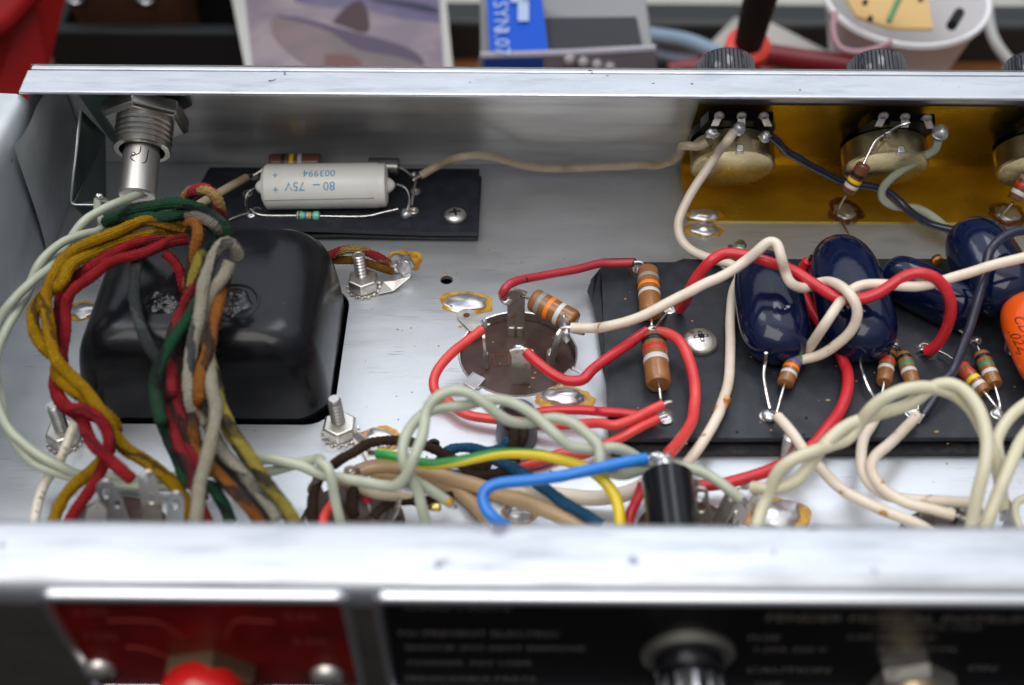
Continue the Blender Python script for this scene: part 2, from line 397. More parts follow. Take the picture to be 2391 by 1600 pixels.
# ============================================================ the chassis
def circ(c, r, n=32, a0=0): return [V(c) + V((math.cos(a0+2*math.pi*k/n)*r, math.sin(a0+2*math.pi*k/n)*r, 0)) for k in range(n)]
def rrect(x0, x1, y0, y1, r, z=0., n=6):
    o = []
    for cx, cy, a in ((x1-r, y1-r, 0), (x0+r, y1-r, 90), (x0+r, y0+r, 180), (x1-r, y0+r, 270)):
        for k in range(n+1):
            g = math.radians(a + 90*k/n); o.append(V((cx + r*math.cos(g), cy + r*math.sin(g), z)))
    return o
XL, XR = -14.3, 24.0
ch = thing('amplifier_chassis', 'open aluminium amplifier chassis tray with folded rims, holding all the wiring', 'chassis')
sock = P('F', 1185, 808, 0); hole1 = P('F', 1022, 641, 0); hole2 = P('F', 992, 1015, 0); hole3 = P('Z7', 1240, 88, 0)
lampx = -10.95
sock2 = V((-9.9, 17.2, 0)); sock3 = V((-4.0, 17.0, 0)); sock4 = V((3.2, 16.9, 0)); sock5 = V((11.4, 17.2, 0))
holes = [rrect(-11.62, -4.76, 21.75, 27.1, .75, 0), circ(hole1, .19, 20), circ(hole2, .17, 20), circ(hole3, .09, 14), circ(sock, 1.66, 40)]
MB().prism([V((XL-.1, 14.2, 0)), V((XR, 14.2, 0)), V((XR, 33.3, 0)), V((XL-.1, 33.3, 0))], (0, 0, -.12), holes).build('floor_pan', ALU, ch, smooth=False)
# back wall: leans in, with a rounded foot
prof = []
for t in [0.18 + k*(6.1-.18)/6 for k in range(7)]: prof.append(wall(0, t, 0))
foot = [wall(0, .01, 0), wall(0, .18, 0)]
vs, fs = [], []
line = foot[:-1] + prof
for p in line: vs += [V((XL+.02+.1*p.z, p.y, p.z)), V((XR, p.y, p.z))]
for i in range(len(line)-1): fs.append((2*i, 2*i+1, 2*i+3, 2*i+2))
m_ = MB().add(vs, fs); vs2 = [p - WN*.12 for p in vs]; m_.add(vs2, [f[::-1] for f in fs])
m_.build('back_wall', ALUW, ch)
# back rim: turned in, and the panel edge standing behind it
MB().hexa([V((-13.7, 29.1, 5.36)), V((XR, 29.1, 5.36)), V((XR, 30.2, 5.36)), V((-13.75, 30.2, 5.36)),
           V((-13.7, 29.1, 5.48)), V((XR, 29.1, 5.48)), V((XR, 30.2, 5.48)), V((-13.75, 30.2, 5.48))]).build('back_rim', ALUL, ch, bevel=.05)
MB().hexa([V((-13.68, 30.26, 4.9)), V((XR, 30.26, 4.9)), V((XR, 30.44, 4.9)), V((-13.68, 30.44, 4.9)),
           V((-13.68, 30.26, 5.47)), V((XR, 30.26, 5.47)), V((XR, 30.44, 5.47)), V((-13.68, 30.44, 5.47))]).build('panel_edge', ALUL, ch, bevel=.04)
# outer panel behind the wall (the control side)
m_ = MB(); q = [V((-13.7, 30.5, 5.25)), V((XR, 30.5, 5.25)), V((XR, 33.6, -.2)), V((-13.7, 33.6, -.2))]
m_.add(q + [p + V((0, .1, .05)) for p in q], [(0, 1, 2, 3), (7, 6, 5, 4), (0, 4, 5, 1), (1, 5, 6, 2), (2, 6, 7, 3), (3, 7, 4, 0)]).build('control_panel_face', ALUL, ch)
# left wall with a rounded top fold
def lw(y, off=0.):
    sh = (y - 27) * .05
    return [V((XL+off+.02, y, 0)), V((XL+.35+off, y, 2.2)), V((-13.66+off*.9, y, 4.6)), V((-13.60+off*.9+sh*.4, y, 4.95)), V((-13.66+off*.6+sh, y, 5.12)), V((-13.76+off*.4+sh, y, 5.27)), V((-13.92+sh, y, 5.33+off*.3)), V((-14.3+sh, y, 5.35+off*.3)), V((-16.2, y, 5.35+off*.3))]
ys = [14.2 + k*(29.2-14.2)/24 for k in range(25)]; vs, fs = [], []
for y in ys:
    k = 1 + max(0, (y-24)/5)*.0
    vs += lw(y)
n_ = 9
for i in range(24):
    for j in range(n_-1): fs.append((i*n_+j, (i+1)*n_+j, (i+1)*n_+j+1, i*n_+j+1))
MB().add(vs, fs).build('side_wall', ALUS, ch, ang=60)
vs = []
for y in (29.1, 31.0, 32.0, 33.1):
    for j, q in enumerate(lw(29.2)[:5]): vs.append(V((q.x - .02, y - (.50*q.z if y > 33 else .3*q.z if y > 31.5 else 0), q.z)))
MB().add(vs, [(i*5+j, (i+1)*5+j, (i+1)*5+j+1, i*5+j+1) for i in range(3) for j in range(4)]).build('corner_web', ALUS, ch, ang=60)
MB().box((4.8, 24, -1.6), (37, 19, .1)).build('under_floor_shade_sheet', DARK, ch)  # unseen dark sheet added below so the floor holes look black
# corner tab folded from the back wall along the side wall
vs = []; ring = [0, 1, 2, 3, 4, 5]; N_ = 10
for i in range(N_+1):
    f = i / N_
    for j, zz in enumerate((0.02, 1.2, 2.4, 3.6, 4.6, 5.0)):
        y0 = 28.7 - zz*.28; y = y0 + (33.0 - zz*.5 - y0) * f
        x = XL + .10 + zz*.16 + (.10 if i else 0) + .55*max(0, f-.45)**2 * 1.6 + (.03*math.sin(f*9+zz))
        vs.append(V((x, y, zz)))
fs = [(i*6+j, (i+1)*6+j, (i+1)*6+j+1, i*6+j+1) for i in range(N_) for j in range(5)]
MB().add(vs, fs).build('corner_tab', ALUS, ch, ang=60)
# front wall and its wide rim
def extr(line, x0, x1, name, m, nx=1, ang=50):
    vs, fs = [], []; n = len(line)
    for k in range(nx+1):
        x = x0 + (x1-x0)*k/nx; vs += [V((x, p[0], p[1])) for p in line]
    for k in range(nx):
        for i in range(n-1): fs.append((k*n+i, k*n+i+1, (k+1)*n+i+1, (k+1)*n+i))
    return MB().add(vs, fs).build(name, m, ch, ang=ang)
fw = [(14.4, 5.48), (14.42, 5.55), (14.38, 5.60), (14.25, 5.62)] + [(13.32, 5.62), (13.18, 5.595), (13.04, 5.52), (12.94, 5.38), (12.90, 5.2), (12.91, 5.0)] + [(13.0, 4.3), (13.12, 3.1), (13.25, 1.8), (13.42, 0)]
extr(fw[:10], -17, XR, 'front_rim', ALUF)
extr(fw[9:], -17, XR, 'outer_wall', ALUO)
extr([(14.4, 5.48), (14.3, 5.46), (13.9, 0.0)], -17, XR, 'front_wall_inner', ALUW)
# small plate the controls pass through: gold shield on wall and floor
gs = thing('gold_shield_plate', 'gold coloured shield plate lining the back wall behind the controls', 'shield plate')
pr = [(30.3, .012), (30.3, .05), (32.55, .05), (32.78, .08)] + [tuple(wall(0, t, .06).yz) for t in (.25, .6, 2, 3.2, 4.3)]
vs, fs = [], []
for x in (5.5, XR-.2): vs += [V((x, p[0], p[1])) for p in pr]
for i in range(len(pr)-1): fs.append((i, i+1, len(pr)+i+1, len(pr)+i))
vs2 = []
MB().add(vs, fs).build('plate', BRASS, gs, ang=60)

# ============================================================ rear plates on the front wall
def fp(x, z, out_=0.): return V((x, 12.98 + (5.28 - z)*.095 - out_, z))
FX, FZ, FN = V((1, 0, 0)), V((0, -.0946, .9955)), V((0, -.9955, -.0946))
def text_part(s, size, org, X, Y, m, parent, off=.0, name='lettering', thick=.004, align='LEFT', wrap=None, sx=1.):
    cu = bpy.data.curves.new('txt', 'FONT'); cu.body = s; cu.size = size; cu.align_x = align; cu.resolution_u = 2
    to = bpy.data.objects.new('txt', cu); COL.objects.link(to); bpy.context.view_layer.update()
    me = bpy.data.meshes.new_from_object(to.evaluated_get(bpy.context.evaluated_depsgraph_get()))
    bpy.data.objects.remove(to)
    for v in me.vertices:
        x, y = v.co.x*sx, v.co.y
        p = wrap(x, y) if wrap else V(org) + V(X)*x + V(Y)*y + V(X).cross(V(Y)).normalized()*off
        v.co = p * K
    me.materials.clear(); me.materials.append(m)
    o = bpy.data.objects.new(name, me); COL.objects.link(o); o.parent = parent; return o
REDP = mat('red_enamel_plate', (.15, .0015, .0015), .4, 0, (.09, .001, .001), 1, .4, .6, spec=.15)
BLKP = mat('black_enamel_plate', (.003, .003, .004), .4, 0, spec=.12)
CHR = mat('bright_bezel', (.68, .69, .73), .30, 1)
INKW = mat('faded_white_print', (.19, .175, .15), .5); INKP = mat('faded_pink_print', (.26, .035, .028), .5)
def bezel(name, label, x0, x1, z1, z0, pm):
    t = thing(name, label, 'plate')
    o = rrect(x0, x1, z0, z1, .28); i_ = rrect(x0+.20, x1-.20, z0+.20, z1-.20, .14)
    to2 = lambda l: [(p.x, p.y - 5.28) for p in l]
    base = fp(0, 5.28, .0)
    m = MB(); ro = [(o, .02), (o, .12), ([a.lerp(b, .3) for a, b in zip(o, i_)], .22), ([a.lerp(b, .75) for a, b in zip(o, i_)], .22), (i_, .1)]
    vs, fs = [], []; n = len(o)
    for l, h in ro: vs += [base + FX*p.x + FZ*(p.y - 5.28) + FN*h for p in l]
    for k in range(len(ro)-1):
        for j in range(n): fs.append((k*n+j, k*n+(j+1) % n, (k+1)*n+(j+1) % n, (k+1)*n+j))
    m.add(vs, fs).build('bezel', CHR, t, ang=60)
    m = MB(); m.prism([base + FX*p.x + FZ*(p.y - 5.28) + FN*.10 for p in rrect(x0+.15, x1-.15, z0+.15, z1-.15, .14)], FN*-.06)
    m.build('face', pm, t, smooth=False)
    return t
def fpt(v, x, y, off=.105):          # the point of the front wall seen there
    d = ray(v, x, y); o = fp(0, 5.28) + FN*off
    return CAM + d * ((o - CAM).dot(FN) / d.dot(FN))
ztop = fpt('S', 100, 1384).z
rx0, rx1 = fpt('S', 86, 1392).x, fpt('S', 818, 1402).x
rp = bezel('voltage_selector_plate', 'red voltage selector plate with raised silver bezel', rx0, rx1, ztop + .02, 1.2, REDP)
for s, x, y, sz in (('220', 310, 250, .42), ('100', 385, 420, .42), ('240', 1750, 285, .42), ('230', 1815, 455, .42), ('117', 620, 735, .42)):
    text_part(s, sz, fpt('X1', x, y, .108), FX, FZ, INKP, rp, sx=1.15)
for pts in ([(560, 290), (820, 290), (940, 310), (1090, 420)], [(1700, 300), (1440, 285), (1400, 330), (1370, 410)], [(690, 470), (850, 490), (1000, 560)]):
    MB().tube(smooth([fpt('X1', x, y, .108) for x, y in pts]), .018, 6).build('guide_line', INKP, rp)
bx0 = fpt('S', 868, 1400).x
bp_ = bezel('rear_panel_plate', 'black rear panel plate with white warnings and silver bezel', bx0, XR-1, ztop + .02, 1.2, BLKP)
for s, x, y, sz in (('CAUTION', 940, 1422, .40), ('TO PREVENT ELECTRIC', 925, 1484, .27), ('SHOCK DO NOT REMOVE', 945, 1517, .27), ('CHASSIS. NO USER', 950, 1552, .27), ('SERVICEABLE PARTS', 945, 1588, .27),
                    ('FENDER MUSICAL INSTRUMENTS', 1786, 1450, .36), ('FULLERTON, CALIF.', 2055, 1468, .2), ('FUSE', 1745, 1494, .26), ('2.5A 100-120 V', 1975, 1492, .24), ('1.25A 220 V', 1755, 1521, .26), ('SLO-BLO TYPE', 2045, 1520, .22), ('CAUTION', 1740, 1570, .34), ('ON', 2255, 1566, .34), ('OFF', 1760, 1604, .3)):
    text_part(s, sz, fpt('S', x, y, .108), FX, FZ, INKW, bp_, sx=1.12)
# screws, knob, fuse holder, switch
def dome_screw(name, label, c, ax, r, m, slot=0., group=None, cross=True, rs=.5):
    t = thing(name, label, 'screw', group); a = V(ax).normalized()
    prof = [(0, r*.96), (r*.12, r)] + [(r*.12 + r*.5*math.sin(g), r*math.cos(g)) for g in (.3, .6, .9, 1.15)] + [(r*.62, r*.2)]
    MB().lathe(prof, c, a, 28).build('head', m, t)
    u, b = perp(a)
    u2 = u*math.cos(slot) + b*math.sin(slot); b2 = a.cross(u2); mm = MB()
    for d1, d2 in ((u2, b2), (b2, u2)):
        for sgn in (-1, 1):
            # each arm slopes down the dome
            p0 = V(c) + a*(r*.655); p1 = V(c) + a*(r*.575) + d1*(sgn*r*rs)
            w0, w1 = r*.15, r*.09
            mm.add([p0 - d2*w0, p0 + d2*w0, p1 + d2*w1, p1 - d2*w1, p0 - d2*w0 - a*.1*r, p0 + d2*w0 - a*.1*r, p1 + d2*w1 - a*.1*r, p1 - d2*w1 - a*.1*r],
                   [(0, 1, 2, 3), (4, 7, 6, 5), (0, 4, 5, 1), (1, 5, 6, 2), (2, 6, 7, 3), (3, 7, 4, 0)])
            if not cross: pass
    mm.build('cross_recess', DARK, t, smooth=False)  # raised dark cross; the shade of the recess is put into its colour
    return t
def round_head(label, c, a, r, m):
    t = thing('plate_screw', label, 'screw', 'screws of the red plate')
    MB().lathe([(0, r)] + [(r*.8*math.sin(g), r*math.cos(g)) for g in (.3, .6, .9, 1.2, 1.4)], c, a, 26).build('head', m, t)
    u = V((0, 0, 1)).cross(a).normalized()
    MB().box(V(c) + a*r*.72, (r*1.5, r*.26, r*.2), (u, a.cross(u), a)).build('slot', DARK, t, smooth=False)
round_head('round head screw at the left of the red plate', fpt('X1', 510, 610, .1), FN, .33, DULL)
round_head('round head screw at the right of the red plate', fpt('X1', 2060, 650, .1), FN, .35, DULL)
def hexnut(mb, c, a, R, h, rot=0.):
    a = V(a).normalized(); u, b = perp(a); ring = lambda rr, hh: [V(c) + a*hh + u*(math.cos(rot+k*math.pi/3)*rr) + b*(math.sin(rot+k*math.pi/3)*rr) for k in range(6)]
    vs = ring(R, 0) + ring(R, h*.82) + ring(R*.90, h)
    fs = [tuple(range(6))[::-1], tuple(range(12, 18))]
    for l in (0, 1):
        for k in range(6): fs.append((l*6+k, l*6+(k+1) % 6, (l+1)*6+(k+1) % 6, (l+1)*6+k))
    return mb.add(vs, fs)
kn = thing('rotary_dial', 'glossy red rotary selector knob with brass nut on red plate', 'knob')
kc = fpt('X1', 1270, 640, .1)
hexnut(MB(), kc, FN, 1.0, .40, .3).build('nut', mat('old_brass', (.32, .26, .15), .4, 1), kn, smooth=False)
KR = mat('red_knob_plastic', (.62, .015, .015), .16, 0, coat=.4)
kc2 = fpt('X1', 1225, 715, .4)
MB().lathe([(0, .70), (.15, .82), (.4, .86), (.65, .82), (.85, .70), (.95, .52), (1.0, .3)], kc2 - FN*.15, FN, 36).build('knob_body', KR, kn)
MB().box(kc2 + FX*.85 + FZ*-.12 + FN*.45, (.75, .45, .45), (FX, FZ, FN)).build('pointer', KR, kn, bevel=.12)
fh = thing('fuse_holder', 'black and chrome fuse holder cap on the black plate', 'fuse holder')
fc = fpt('S', 1606, 1522, .1)
MB().lathe([(0, .92), (.10, .92), (.18, .84)], fc, FN, 40).build('washer', mat('dull_washer', (.30, .29, .26), .5, 1), fh)
MB().lathe([(.1, .68), (.45, .68), (.52, .64)], fc, FN, 36).build('collar', BLACK, fh)
MB().lathe([(.5, .62), (1.2, .60), (1.3, .54)], fc, FN, 36).build('cap', BLACK, fh)
for k in range(12):
    g = 2*math.pi*k/12; u, b = perp(FN)
    MB().box(fc + FN*.95 + (u*math.cos(g)+b*math.sin(g))*.61, (.13, .10, .6), ((u*-math.sin(g)+b*math.cos(g)), (u*math.cos(g)+b*math.sin(g)), FN)).build('rib', CHR, fh, bevel=.03)
sw = thing('toggle_switch', 'toggle switch with large hex nut on the black plate', 'switch')
sc = fpt('S', 2125, 1592, .1)
hexnut(MB(), sc, FN, .90, .3, .35).build('nut', DULL, sw, smooth=False)
MB().lathe([(.3, .55), (.9, .55), (1.0, .45)], sc, FN, 28).build('bushing', mat('switch_brass', (.75, .58, .34), .3, 1), sw)

# ============================================================ transformer
tr = thing('power_transformer', 'black power transformer cover rising through the chassis floor', 'transformer')
def rr_ring(x0, x1, y0, y1, r, z, n=8): return rrect(x0, x1, y0, y1, r, z, n)
secs = []
X0, X1, Y0, Y1_ = -11.55, -4.86, 21.86, 27.0
for z, ins in ((-.6, 0), (0, 0.0), (.5, .02), (1.0, .05), (1.5, .10), (1.9, .16), (2.2, .25), (2.45, .39), (2.63, .57), (2.75, .82), (2.80, 1.15)):
    e = ins
    secs.append(rr_ring(X0 + e*1.25 + max(0, z)*.05, X1 - e*1.3, Y0 + e*.75, Y1_ - e*.55 + .0, max(.35, .85 - e*.25), z))
n = len(secs[0]); vs = [p for s_ in secs for p in s_]; fs = []
for i in range(len(secs)-1):
    for j in range(n): fs.append((i*n+j, i*n+(j+1) % n, (i+1)*n+(j+1) % n, (i+1)*n+j))
fs.append(tuple((len(secs)-1)*n+j for j in range(n)))
MB().add(vs, fs).build('end_bell', BELL, tr, ang=80)
MB().box((-8.2, 24.3, -.75), (7.6, 6.0, .2)).build('core_flange', BLACK, tr)
for (x, y, s_), nm in ((((770, 560, 1.0)), 'a'), ((1310, 560, 1.15), 'b')):
    c = P('T', x, y, 2.78)
    if nm == 'b': MB().lathe([(0, .64*s_), (.04, .62*s_), (.05, .57*s_), (.01, .54*s_)], c, (0, 0, 1), 36, capa=False, capb=False).build('grommet_ring', BELL, tr)
    mb = MB(); vs, fs = [], []; nr, na = 12, 30; Rr = (.50 if nm == 'a' else .46)*s_
    for i in range(nr+1):
        for k in range(na):
            g = 2*math.pi*k/na; f = i/nr; q_ = V((math.cos(g)*f, math.sin(g)*f, 0)); R2 = Rr*(1 + .25*noise.noise(q_*1.5 + V((s_*7, 0, 0))))
            h = .02 + (1-f**3)*(.10 + .16*abs(noise.noise(q_*3.2 + V((0, s_*9, 0)))) + .08*noise.noise(q_*8)) - (.03 if i == nr else 0)
            vs.append(c + q_*R2 + V((0, 0, h)))
    for i in range(nr):
        for k in range(na): fs.append((i*na+k, (i+1)*na+k, (i+1)*na+(k+1) % na, i*na+(k+1) % na))
    mb.add(vs, fs)
    mb.build('varnish_lump', GOO, tr, ang=70)


def stud(label, v, top, base, h, R, flatr=.30, group='threaded studs with nuts around the transformer', teeth=True, zt=None, rs=.19, flange=False):
    c = P(v, base[0], base[1], .36); c.z = 0.; zt = zt or h
    tp = P(v, top[0], top[1], zt)
    t = thing('mounting_stud', label, 'bolt', group)
    ax = (tp - c).normalized()
    mb = MB(); prof = []; L = (tp - c).length; q = 0.
    while q < L - .06: prof += [(q, rs*.80), (q+.055, rs)]; q += .11
    prof += [(L-.04, rs*.9), (L, rs*.72)]
    mb.lathe(prof, c, ax, 20).build('threaded_rod', THREAD, t, ang=25)
    hexnut(MB(), c + V((0, 0, .09)), (0, 0, 1), R, .36, .5).build('nut', STEEL, t, ang=20, bevel=.025)
    mb = MB().lathe([(0, R*.98), (.05, R*.98)], c + V((0, 0, .02)), (0, 0, 1), 32)
    for k in range(16):
        g = 2*math.pi*k/16; mb.box(c + V((math.cos(g)*R*1.02, math.sin(g)*R*1.02, .055)), (.10, .08, .07), (V((-math.sin(g), math.cos(g), .4)).normalized(), V((math.cos(g), math.sin(g), 0)), V((.4*math.sin(g), -.4*math.cos(g), 1)).normalized()))
    mb.build('star_washer', STEEL, t, ang=20, bevel=.012)
    return t, c
stud('threaded stud with hex nut at the back right of the transformer', 'Z2', (1290, 885), (1325, 1075), 1.15, .47)
stud('threaded stud with hex nut in front of the transformer, beside brown wire', 'Z5', (265, 270), (310, 475), 1.25, .47)
stud('threaded stud with hex nut at the front left, crossed by printed white wire', 'Z4', (390, 360), (455, 555), 1.3, .45)

# ============================================================ solder on the floor
def blob(label, c, r, h, m=SOLDER, flux=1.35, seed=1, fm=FLUX, foff=(0, 0), group='solder pools on the chassis floor', z0=0., name='solder_pool', rot=0.):
    t = thing(name, label, 'solder', group); c = V(c); c.z = z0
    if flux:
        n = 48; pts = []
        for k in range(n):
            g = 2*math.pi*k/n; q = flux*(1 + .30*noise.noise(V((math.cos(g)*1.3, math.sin(g)*1.3, seed*2.3))) + .16*noise.noise(V((math.cos(g)*3.6, math.sin(g)*3.6, seed*5.3))))
            x, y = math.cos(g)*r[0]*q, math.sin(g)*r[1]*q
            pts.append(c + V((x*math.cos(rot)-y*math.sin(rot)+foff[0], x*math.sin(rot)+y*math.cos(rot)+foff[1], .004)))
        MB().prism(pts, (0, 0, .014)).build('flux_stain', fm, t)
    mb = MB().ball((0, 0, 0), (r[0], r[1], h), 26, .35, seed, flat=-.06)
    R_ = Matrix.Rotation(rot, 3, 'Z'); mb.v = [R_ @ p + c + V((0, 0, .02)) for p in mb.v]
    mb.build('solder', m, t, ang=80)
    return t
blob('solder pool with amber rim at the end of the red and ochre cloth wires', P('Z2', 1620, 960, 0), (.40, .42), .22, seed=3, foff=(.12, .16))
blob('solder pool with amber flux beside the upper left ear of the round socket', P('Z6', 570, 530, 0), (.62, .36), .10, seed=5, foff=(-.02, .08))
blob('solder pool with amber flux in front of the round socket, above red wires', P('Z6', 1510, 1450, 0), (.60, .32), .20, seed=8)
blob('solder pool with burnt rim left of the front stud and brown wire', P('Z5', 620, 590, 0), (.42, .34), .16, seed=11, fm=FLUX)
blob('double solder pool across the left end of the gold shield plate', P('Y1', 262, 945, 0), (.47, .27), .16, seed=13)
b_ = blob('upper solder pool on the left end of the gold shield plate', P('Y1', 262, 845, .05), (.45, .27), .12, seed=14, z0=.05, flux=1.15)
blob('burnt solder patch on the gold plate under the first small resistor', P('Y1', 1175, 820, .05), (.34, .42), .08, m=DULL, seed=17, fm=FLUXR, z0=.05, flux=1.55)
blob('burnt solder patch on the gold plate at the right edge', P('Y1', 2235, 840, .05), (.40, .38), .10, m=DULL, seed=19, fm=FLUXR, z0=.05, flux=1.45)
blob('large solder pool with amber rim near the front, right of the black cylinder', P('Y4', 1800, 1090, 0), (.62, .5), .22, seed=23)
blob('solder pool under the tan wire near the front rim', P('W4', 570, 800, 0), (.36, .25), .16, seed=29, flux=1.3)
blob('solder pool with amber stain beside the left end of the transformer', P('T', 150, 620, 0), (.36, .3), .08, seed=31, foff=(-.1, -.05))

# ============================================================ round socket in the middle
sk = thing('octal_socket', 'brown phenolic tube socket with four solder lugs in round hole', 'tube socket')
c = V(sock)
MB().lathe([(-.30, 1.60), (-.26, 1.60)], c, (0, 0, 1), 48).build('disc', PHEN, sk)
MB().lathe([(-.5, 1.72), (-.02, 1.70), (.03, 1.67), (.02, 1.63), (-.30, 1.61)], c, (0, 0, 1), 48, capa=False, capb=False).build('saddle_ring', STEEL, sk)
# printed square
for q in ([(830, 1030), (980, 1020), (985, 1130), (850, 1135), (830, 1030)],):
    MB().tube([P('Z6', x, y, -.25) for x, y in q], .012, 5).build('moulded_mark', mat('moulding_line', (.25, .09, .03), .5), sk)
def lug(parent, base, X, up, w_, h, top='round', m=DULL, bend=None, cut=.5, th=.07, hole=.0, name='lug'):
    # a flat tab: w_ wide, h high, with its own rounded or hollowed end
    pts = [(-w_*.5, 0), (w_*.5, 0), (w_*.5, h*.82)]
    if top == 'round': pts += [(w_*.5*math.cos(g), h*.82 + w_*.5*math.sin(g)*.8) for g in [k*math.pi/8 for k in range(1, 8)]]
    else: pts += [(w_*.62, h*.98), (w_*.3, h*1.03), (0, h*1.05), (-w_*.3, h*1.03), (-w_*.62, h*.98)]
    pts += [(-w_*.5, h*.82)]
    hs = []
    if hole: hs = [[(hole*math.cos(g), h*.80 + hole*math.sin(g)) for g in [k*math.pi/6 for k in range(12)]]]
    return MB().plate(pts, hs, base, X, up, th).build(name, m, parent, ang=30)
yv = V((0, -1, 0))
# far lug, near lug, left lug (edge on), right lug
b0 = P('Z6', 1050, 800, -.2); lug(sk, b0 + V((0, 0, .1)), (1, 0, 0), (0, .12, 1), .50, 1.35, 'cup')
MB().box(b0 + V((-.12, -.03, .02)), (.20, .16, .42)).build('contact', DULL, sk, bevel=.04); MB().box(b0 + V((.12, -.03, .02)), (.20, .16, .42)).build('contact', DULL, sk, bevel=.04)
b1 = P('Z6', 1100, 1290, -.25); lug(sk, b1, (1, 0, 0), (.0, -.05, 1), .52, 1.38, 'cup')
MB().box(b1 + V((0, .02, .1)), (.44, .06, .34)).build('contact', DARK, sk)
b2 = P('Z6', 765, 1130, -.25); lug(sk, b2 + V((-.02, 0, .1)), (0, 1, 0), (-.06, 0, 1), .42, 1.3, 'round', STEEL)
MB().lathe([(0, .10), (.4, .10), (.5, .05)], b2 + V((0, 0, .0)), (0, 0, 1), 12, sq=(1, 1.6)).build('contact', DULL, sk)
b3 = P('Z6', 1385, 1100, -.25); lug(sk, b3 + V((0, 0, .1)), (.5, .86, 0), (.16, -.02, 1), .42, 1.35, 'round', DULL)
MB().lathe([(0, .13), (.42, .12), (.5, .05)], b3, (0, 0, 1), 12, sq=(1, 1.4)).build('contact', DULL, sk)
# mounting ear with a hole, and two spring clips
e0 = P('Z6', 600, 680, .06); dx = (P('Z6', 560, 640, .06) - P('Z6', 700, 780, .06)).normalized(); dy = V((-dx.y, dx.x, 0))
pts = [(-.55, -.26), (.15, -.26)] + [(.15 + .26*math.sin(g), -.26*math.cos(g)) for g in [k*math.pi/10 for k in range(1, 10)]] + [(.15, .26), (-.55, .26)]
MB().plate(pts, [[(.13 + .10*math.cos(g), .10*math.sin(g)) for g in [k*math.pi/7 for k in range(14)]]], e0, dx, dy, .05).build('mounting_ear', STEEL, sk)
MB().lathe([(0, .10), (.02, .10)], e0 + dx*.13 + V((0, 0, -.03)), (0, 0, 1), 14).build('rivet_stain', FLUXR, sk)
for (vx, vy, a) in ((650, 1280, -.6), (1590, 1240, .9)):
    q = P('Z6', vx, vy, .05); X = V((math.cos(a), math.sin(a), 0)); Y = V((-X.y, X.x, 0))
    MB().box(q, (.42, .50, .05), (X, Y, V((0, 0, 1)))).build('spring_clip', CHR, sk, bevel=.015)
    MB().box(q + X*.24 + V((0, 0, .05)), (.05, .36, .14), (X, Y, V((0, 0, 1)))).build('clip_lip', CHR, sk, bevel=.015)
    MB().box(q - X*.18 + V((0, 0, .04)), (.05, .44, .08), (X, Y, V((0, 0, 1)))).build('clip_lip', CHR, sk, bevel=.015)
# solder on its lugs
def joint(label, c, r, seed=1, group='solder joints on lugs and eyelets', m=SOLDER, wob=.45):
    return tag(MB().ball(c, r, 16, wob, seed).build('solder_joint', m, None, ang=80), label, 'solder', group)
joint('solder joint on the far socket lug where a dark red wire ends', P('Z6', 960, 510, 1.22), (.16, .12, .12), 2)
joint('solder joint on the left socket lug', P('Z6', 745, 740, 1.2), (.10, .12, .22), 4)
joint('large solder joint on the right socket lug holding the white wire', P('Z6', 1510, 720, 1.15), (.13, .13, .30), 6)
joint('long solder run down the right socket lug', P('Z6', 1530, 850, .95), (.12, .1, .22), 7)
joint('smudged solder on the near socket lug where a red wire ends', P('Z6', 1075, 960, 1.1), (.15, .06, .10), 9)

# ============================================================ resistors
def resistor(label, p0, p1, r, bands, body=RBODY, cat='resistor', group=None, leads=(), lr=.042, name='resistor', bw=.10, pos=None, bulge=False):
    """body from p0 to p1; bands from the p0 end; leads are lists of points"""
    t = thing(name, label, cat, group); p0, p1 = V(p0), V(p1); ax = p1 - p0; L = ax.length
    if bulge: prof = [(0, r*.5), (L*.05, r*.95), (L*.15, r), (L*.24, r*.93), (L*.3, r*.78), (L*.7, r*.78), (L*.76, r*.93), (L*.85, r), (L*.95, r*.95), (L, r*.5)]
    else: prof = [(0, r*.86), (L*.03, r*.97), (L*.06, r), (L*.94, r), (L*.97, r*.97), (L, r*.86)]
    MB().lathe(prof, p0, ax, 26).build('body', body, t, ang=50)
    pos = pos or [.16 + .17*i for i in range(len(bands))]
    for b, q in zip(bands, pos):
        rb = r*(1.012 if not bulge or q < .26 or q > .74 else .80)
        MB().lathe([(0, rb*.99), (.006, rb), (bw-.006, rb), (bw, rb*.99)], p0 + ax*(q) - ax.normalized()*(bw/2), ax, 26, capa=False, capb=False).build('colour_band', BM[b], t, ang=50)
    for l in leads:
        MB().tube(smooth([V(q) for q in l], .06), lr, 8).build('lead', TIN, t, ang=60)
    return t
BZ = .56    # top of the main board
r1a, r1b = P('Z7', 570, 285, BZ+.36), P('Z7', 590, 650, BZ+.36)
resistor('upper brown resistor with grey, orange and silver bands at the board left end', P('Z7', 566, 285, BZ+.36), P('Z7', 590, 640, BZ+.36), .315, ['grey', 'orange', 'silver'], pos=[.24, .42, .59],
         bw=.13, leads=[[P('Z7', 490, 215, BZ+.3), P('Z7', 530, 230, BZ+.42), P('Z7', 566, 290, BZ+.36)], [P('Z7', 592, 640, BZ+.36), P('Z7', 598, 720, BZ+.5), P('Z7', 592, 790, BZ+.35)]])
resistor('lower brown resistor with black, red and silver bands at the board left end', P('Z7', 612, 830, BZ+.42), P('Z7', 655, 1215, BZ+.36), .34, ['black', 'red', 'silver'], pos=[.14, .33, .53], bw=.17,
         leads=[[P('Z7', 612, 835, BZ+.42), P('Z7', 605, 790, BZ+.42), P('Z7', 650, 720, BZ+.4), P('Z7', 720, 630, BZ+.05)], [P('Z7', 655, 1205, BZ+.36), P('Z7', 668, 1300, BZ+.3), P('Z7', 680, 1400, BZ+.05)]])
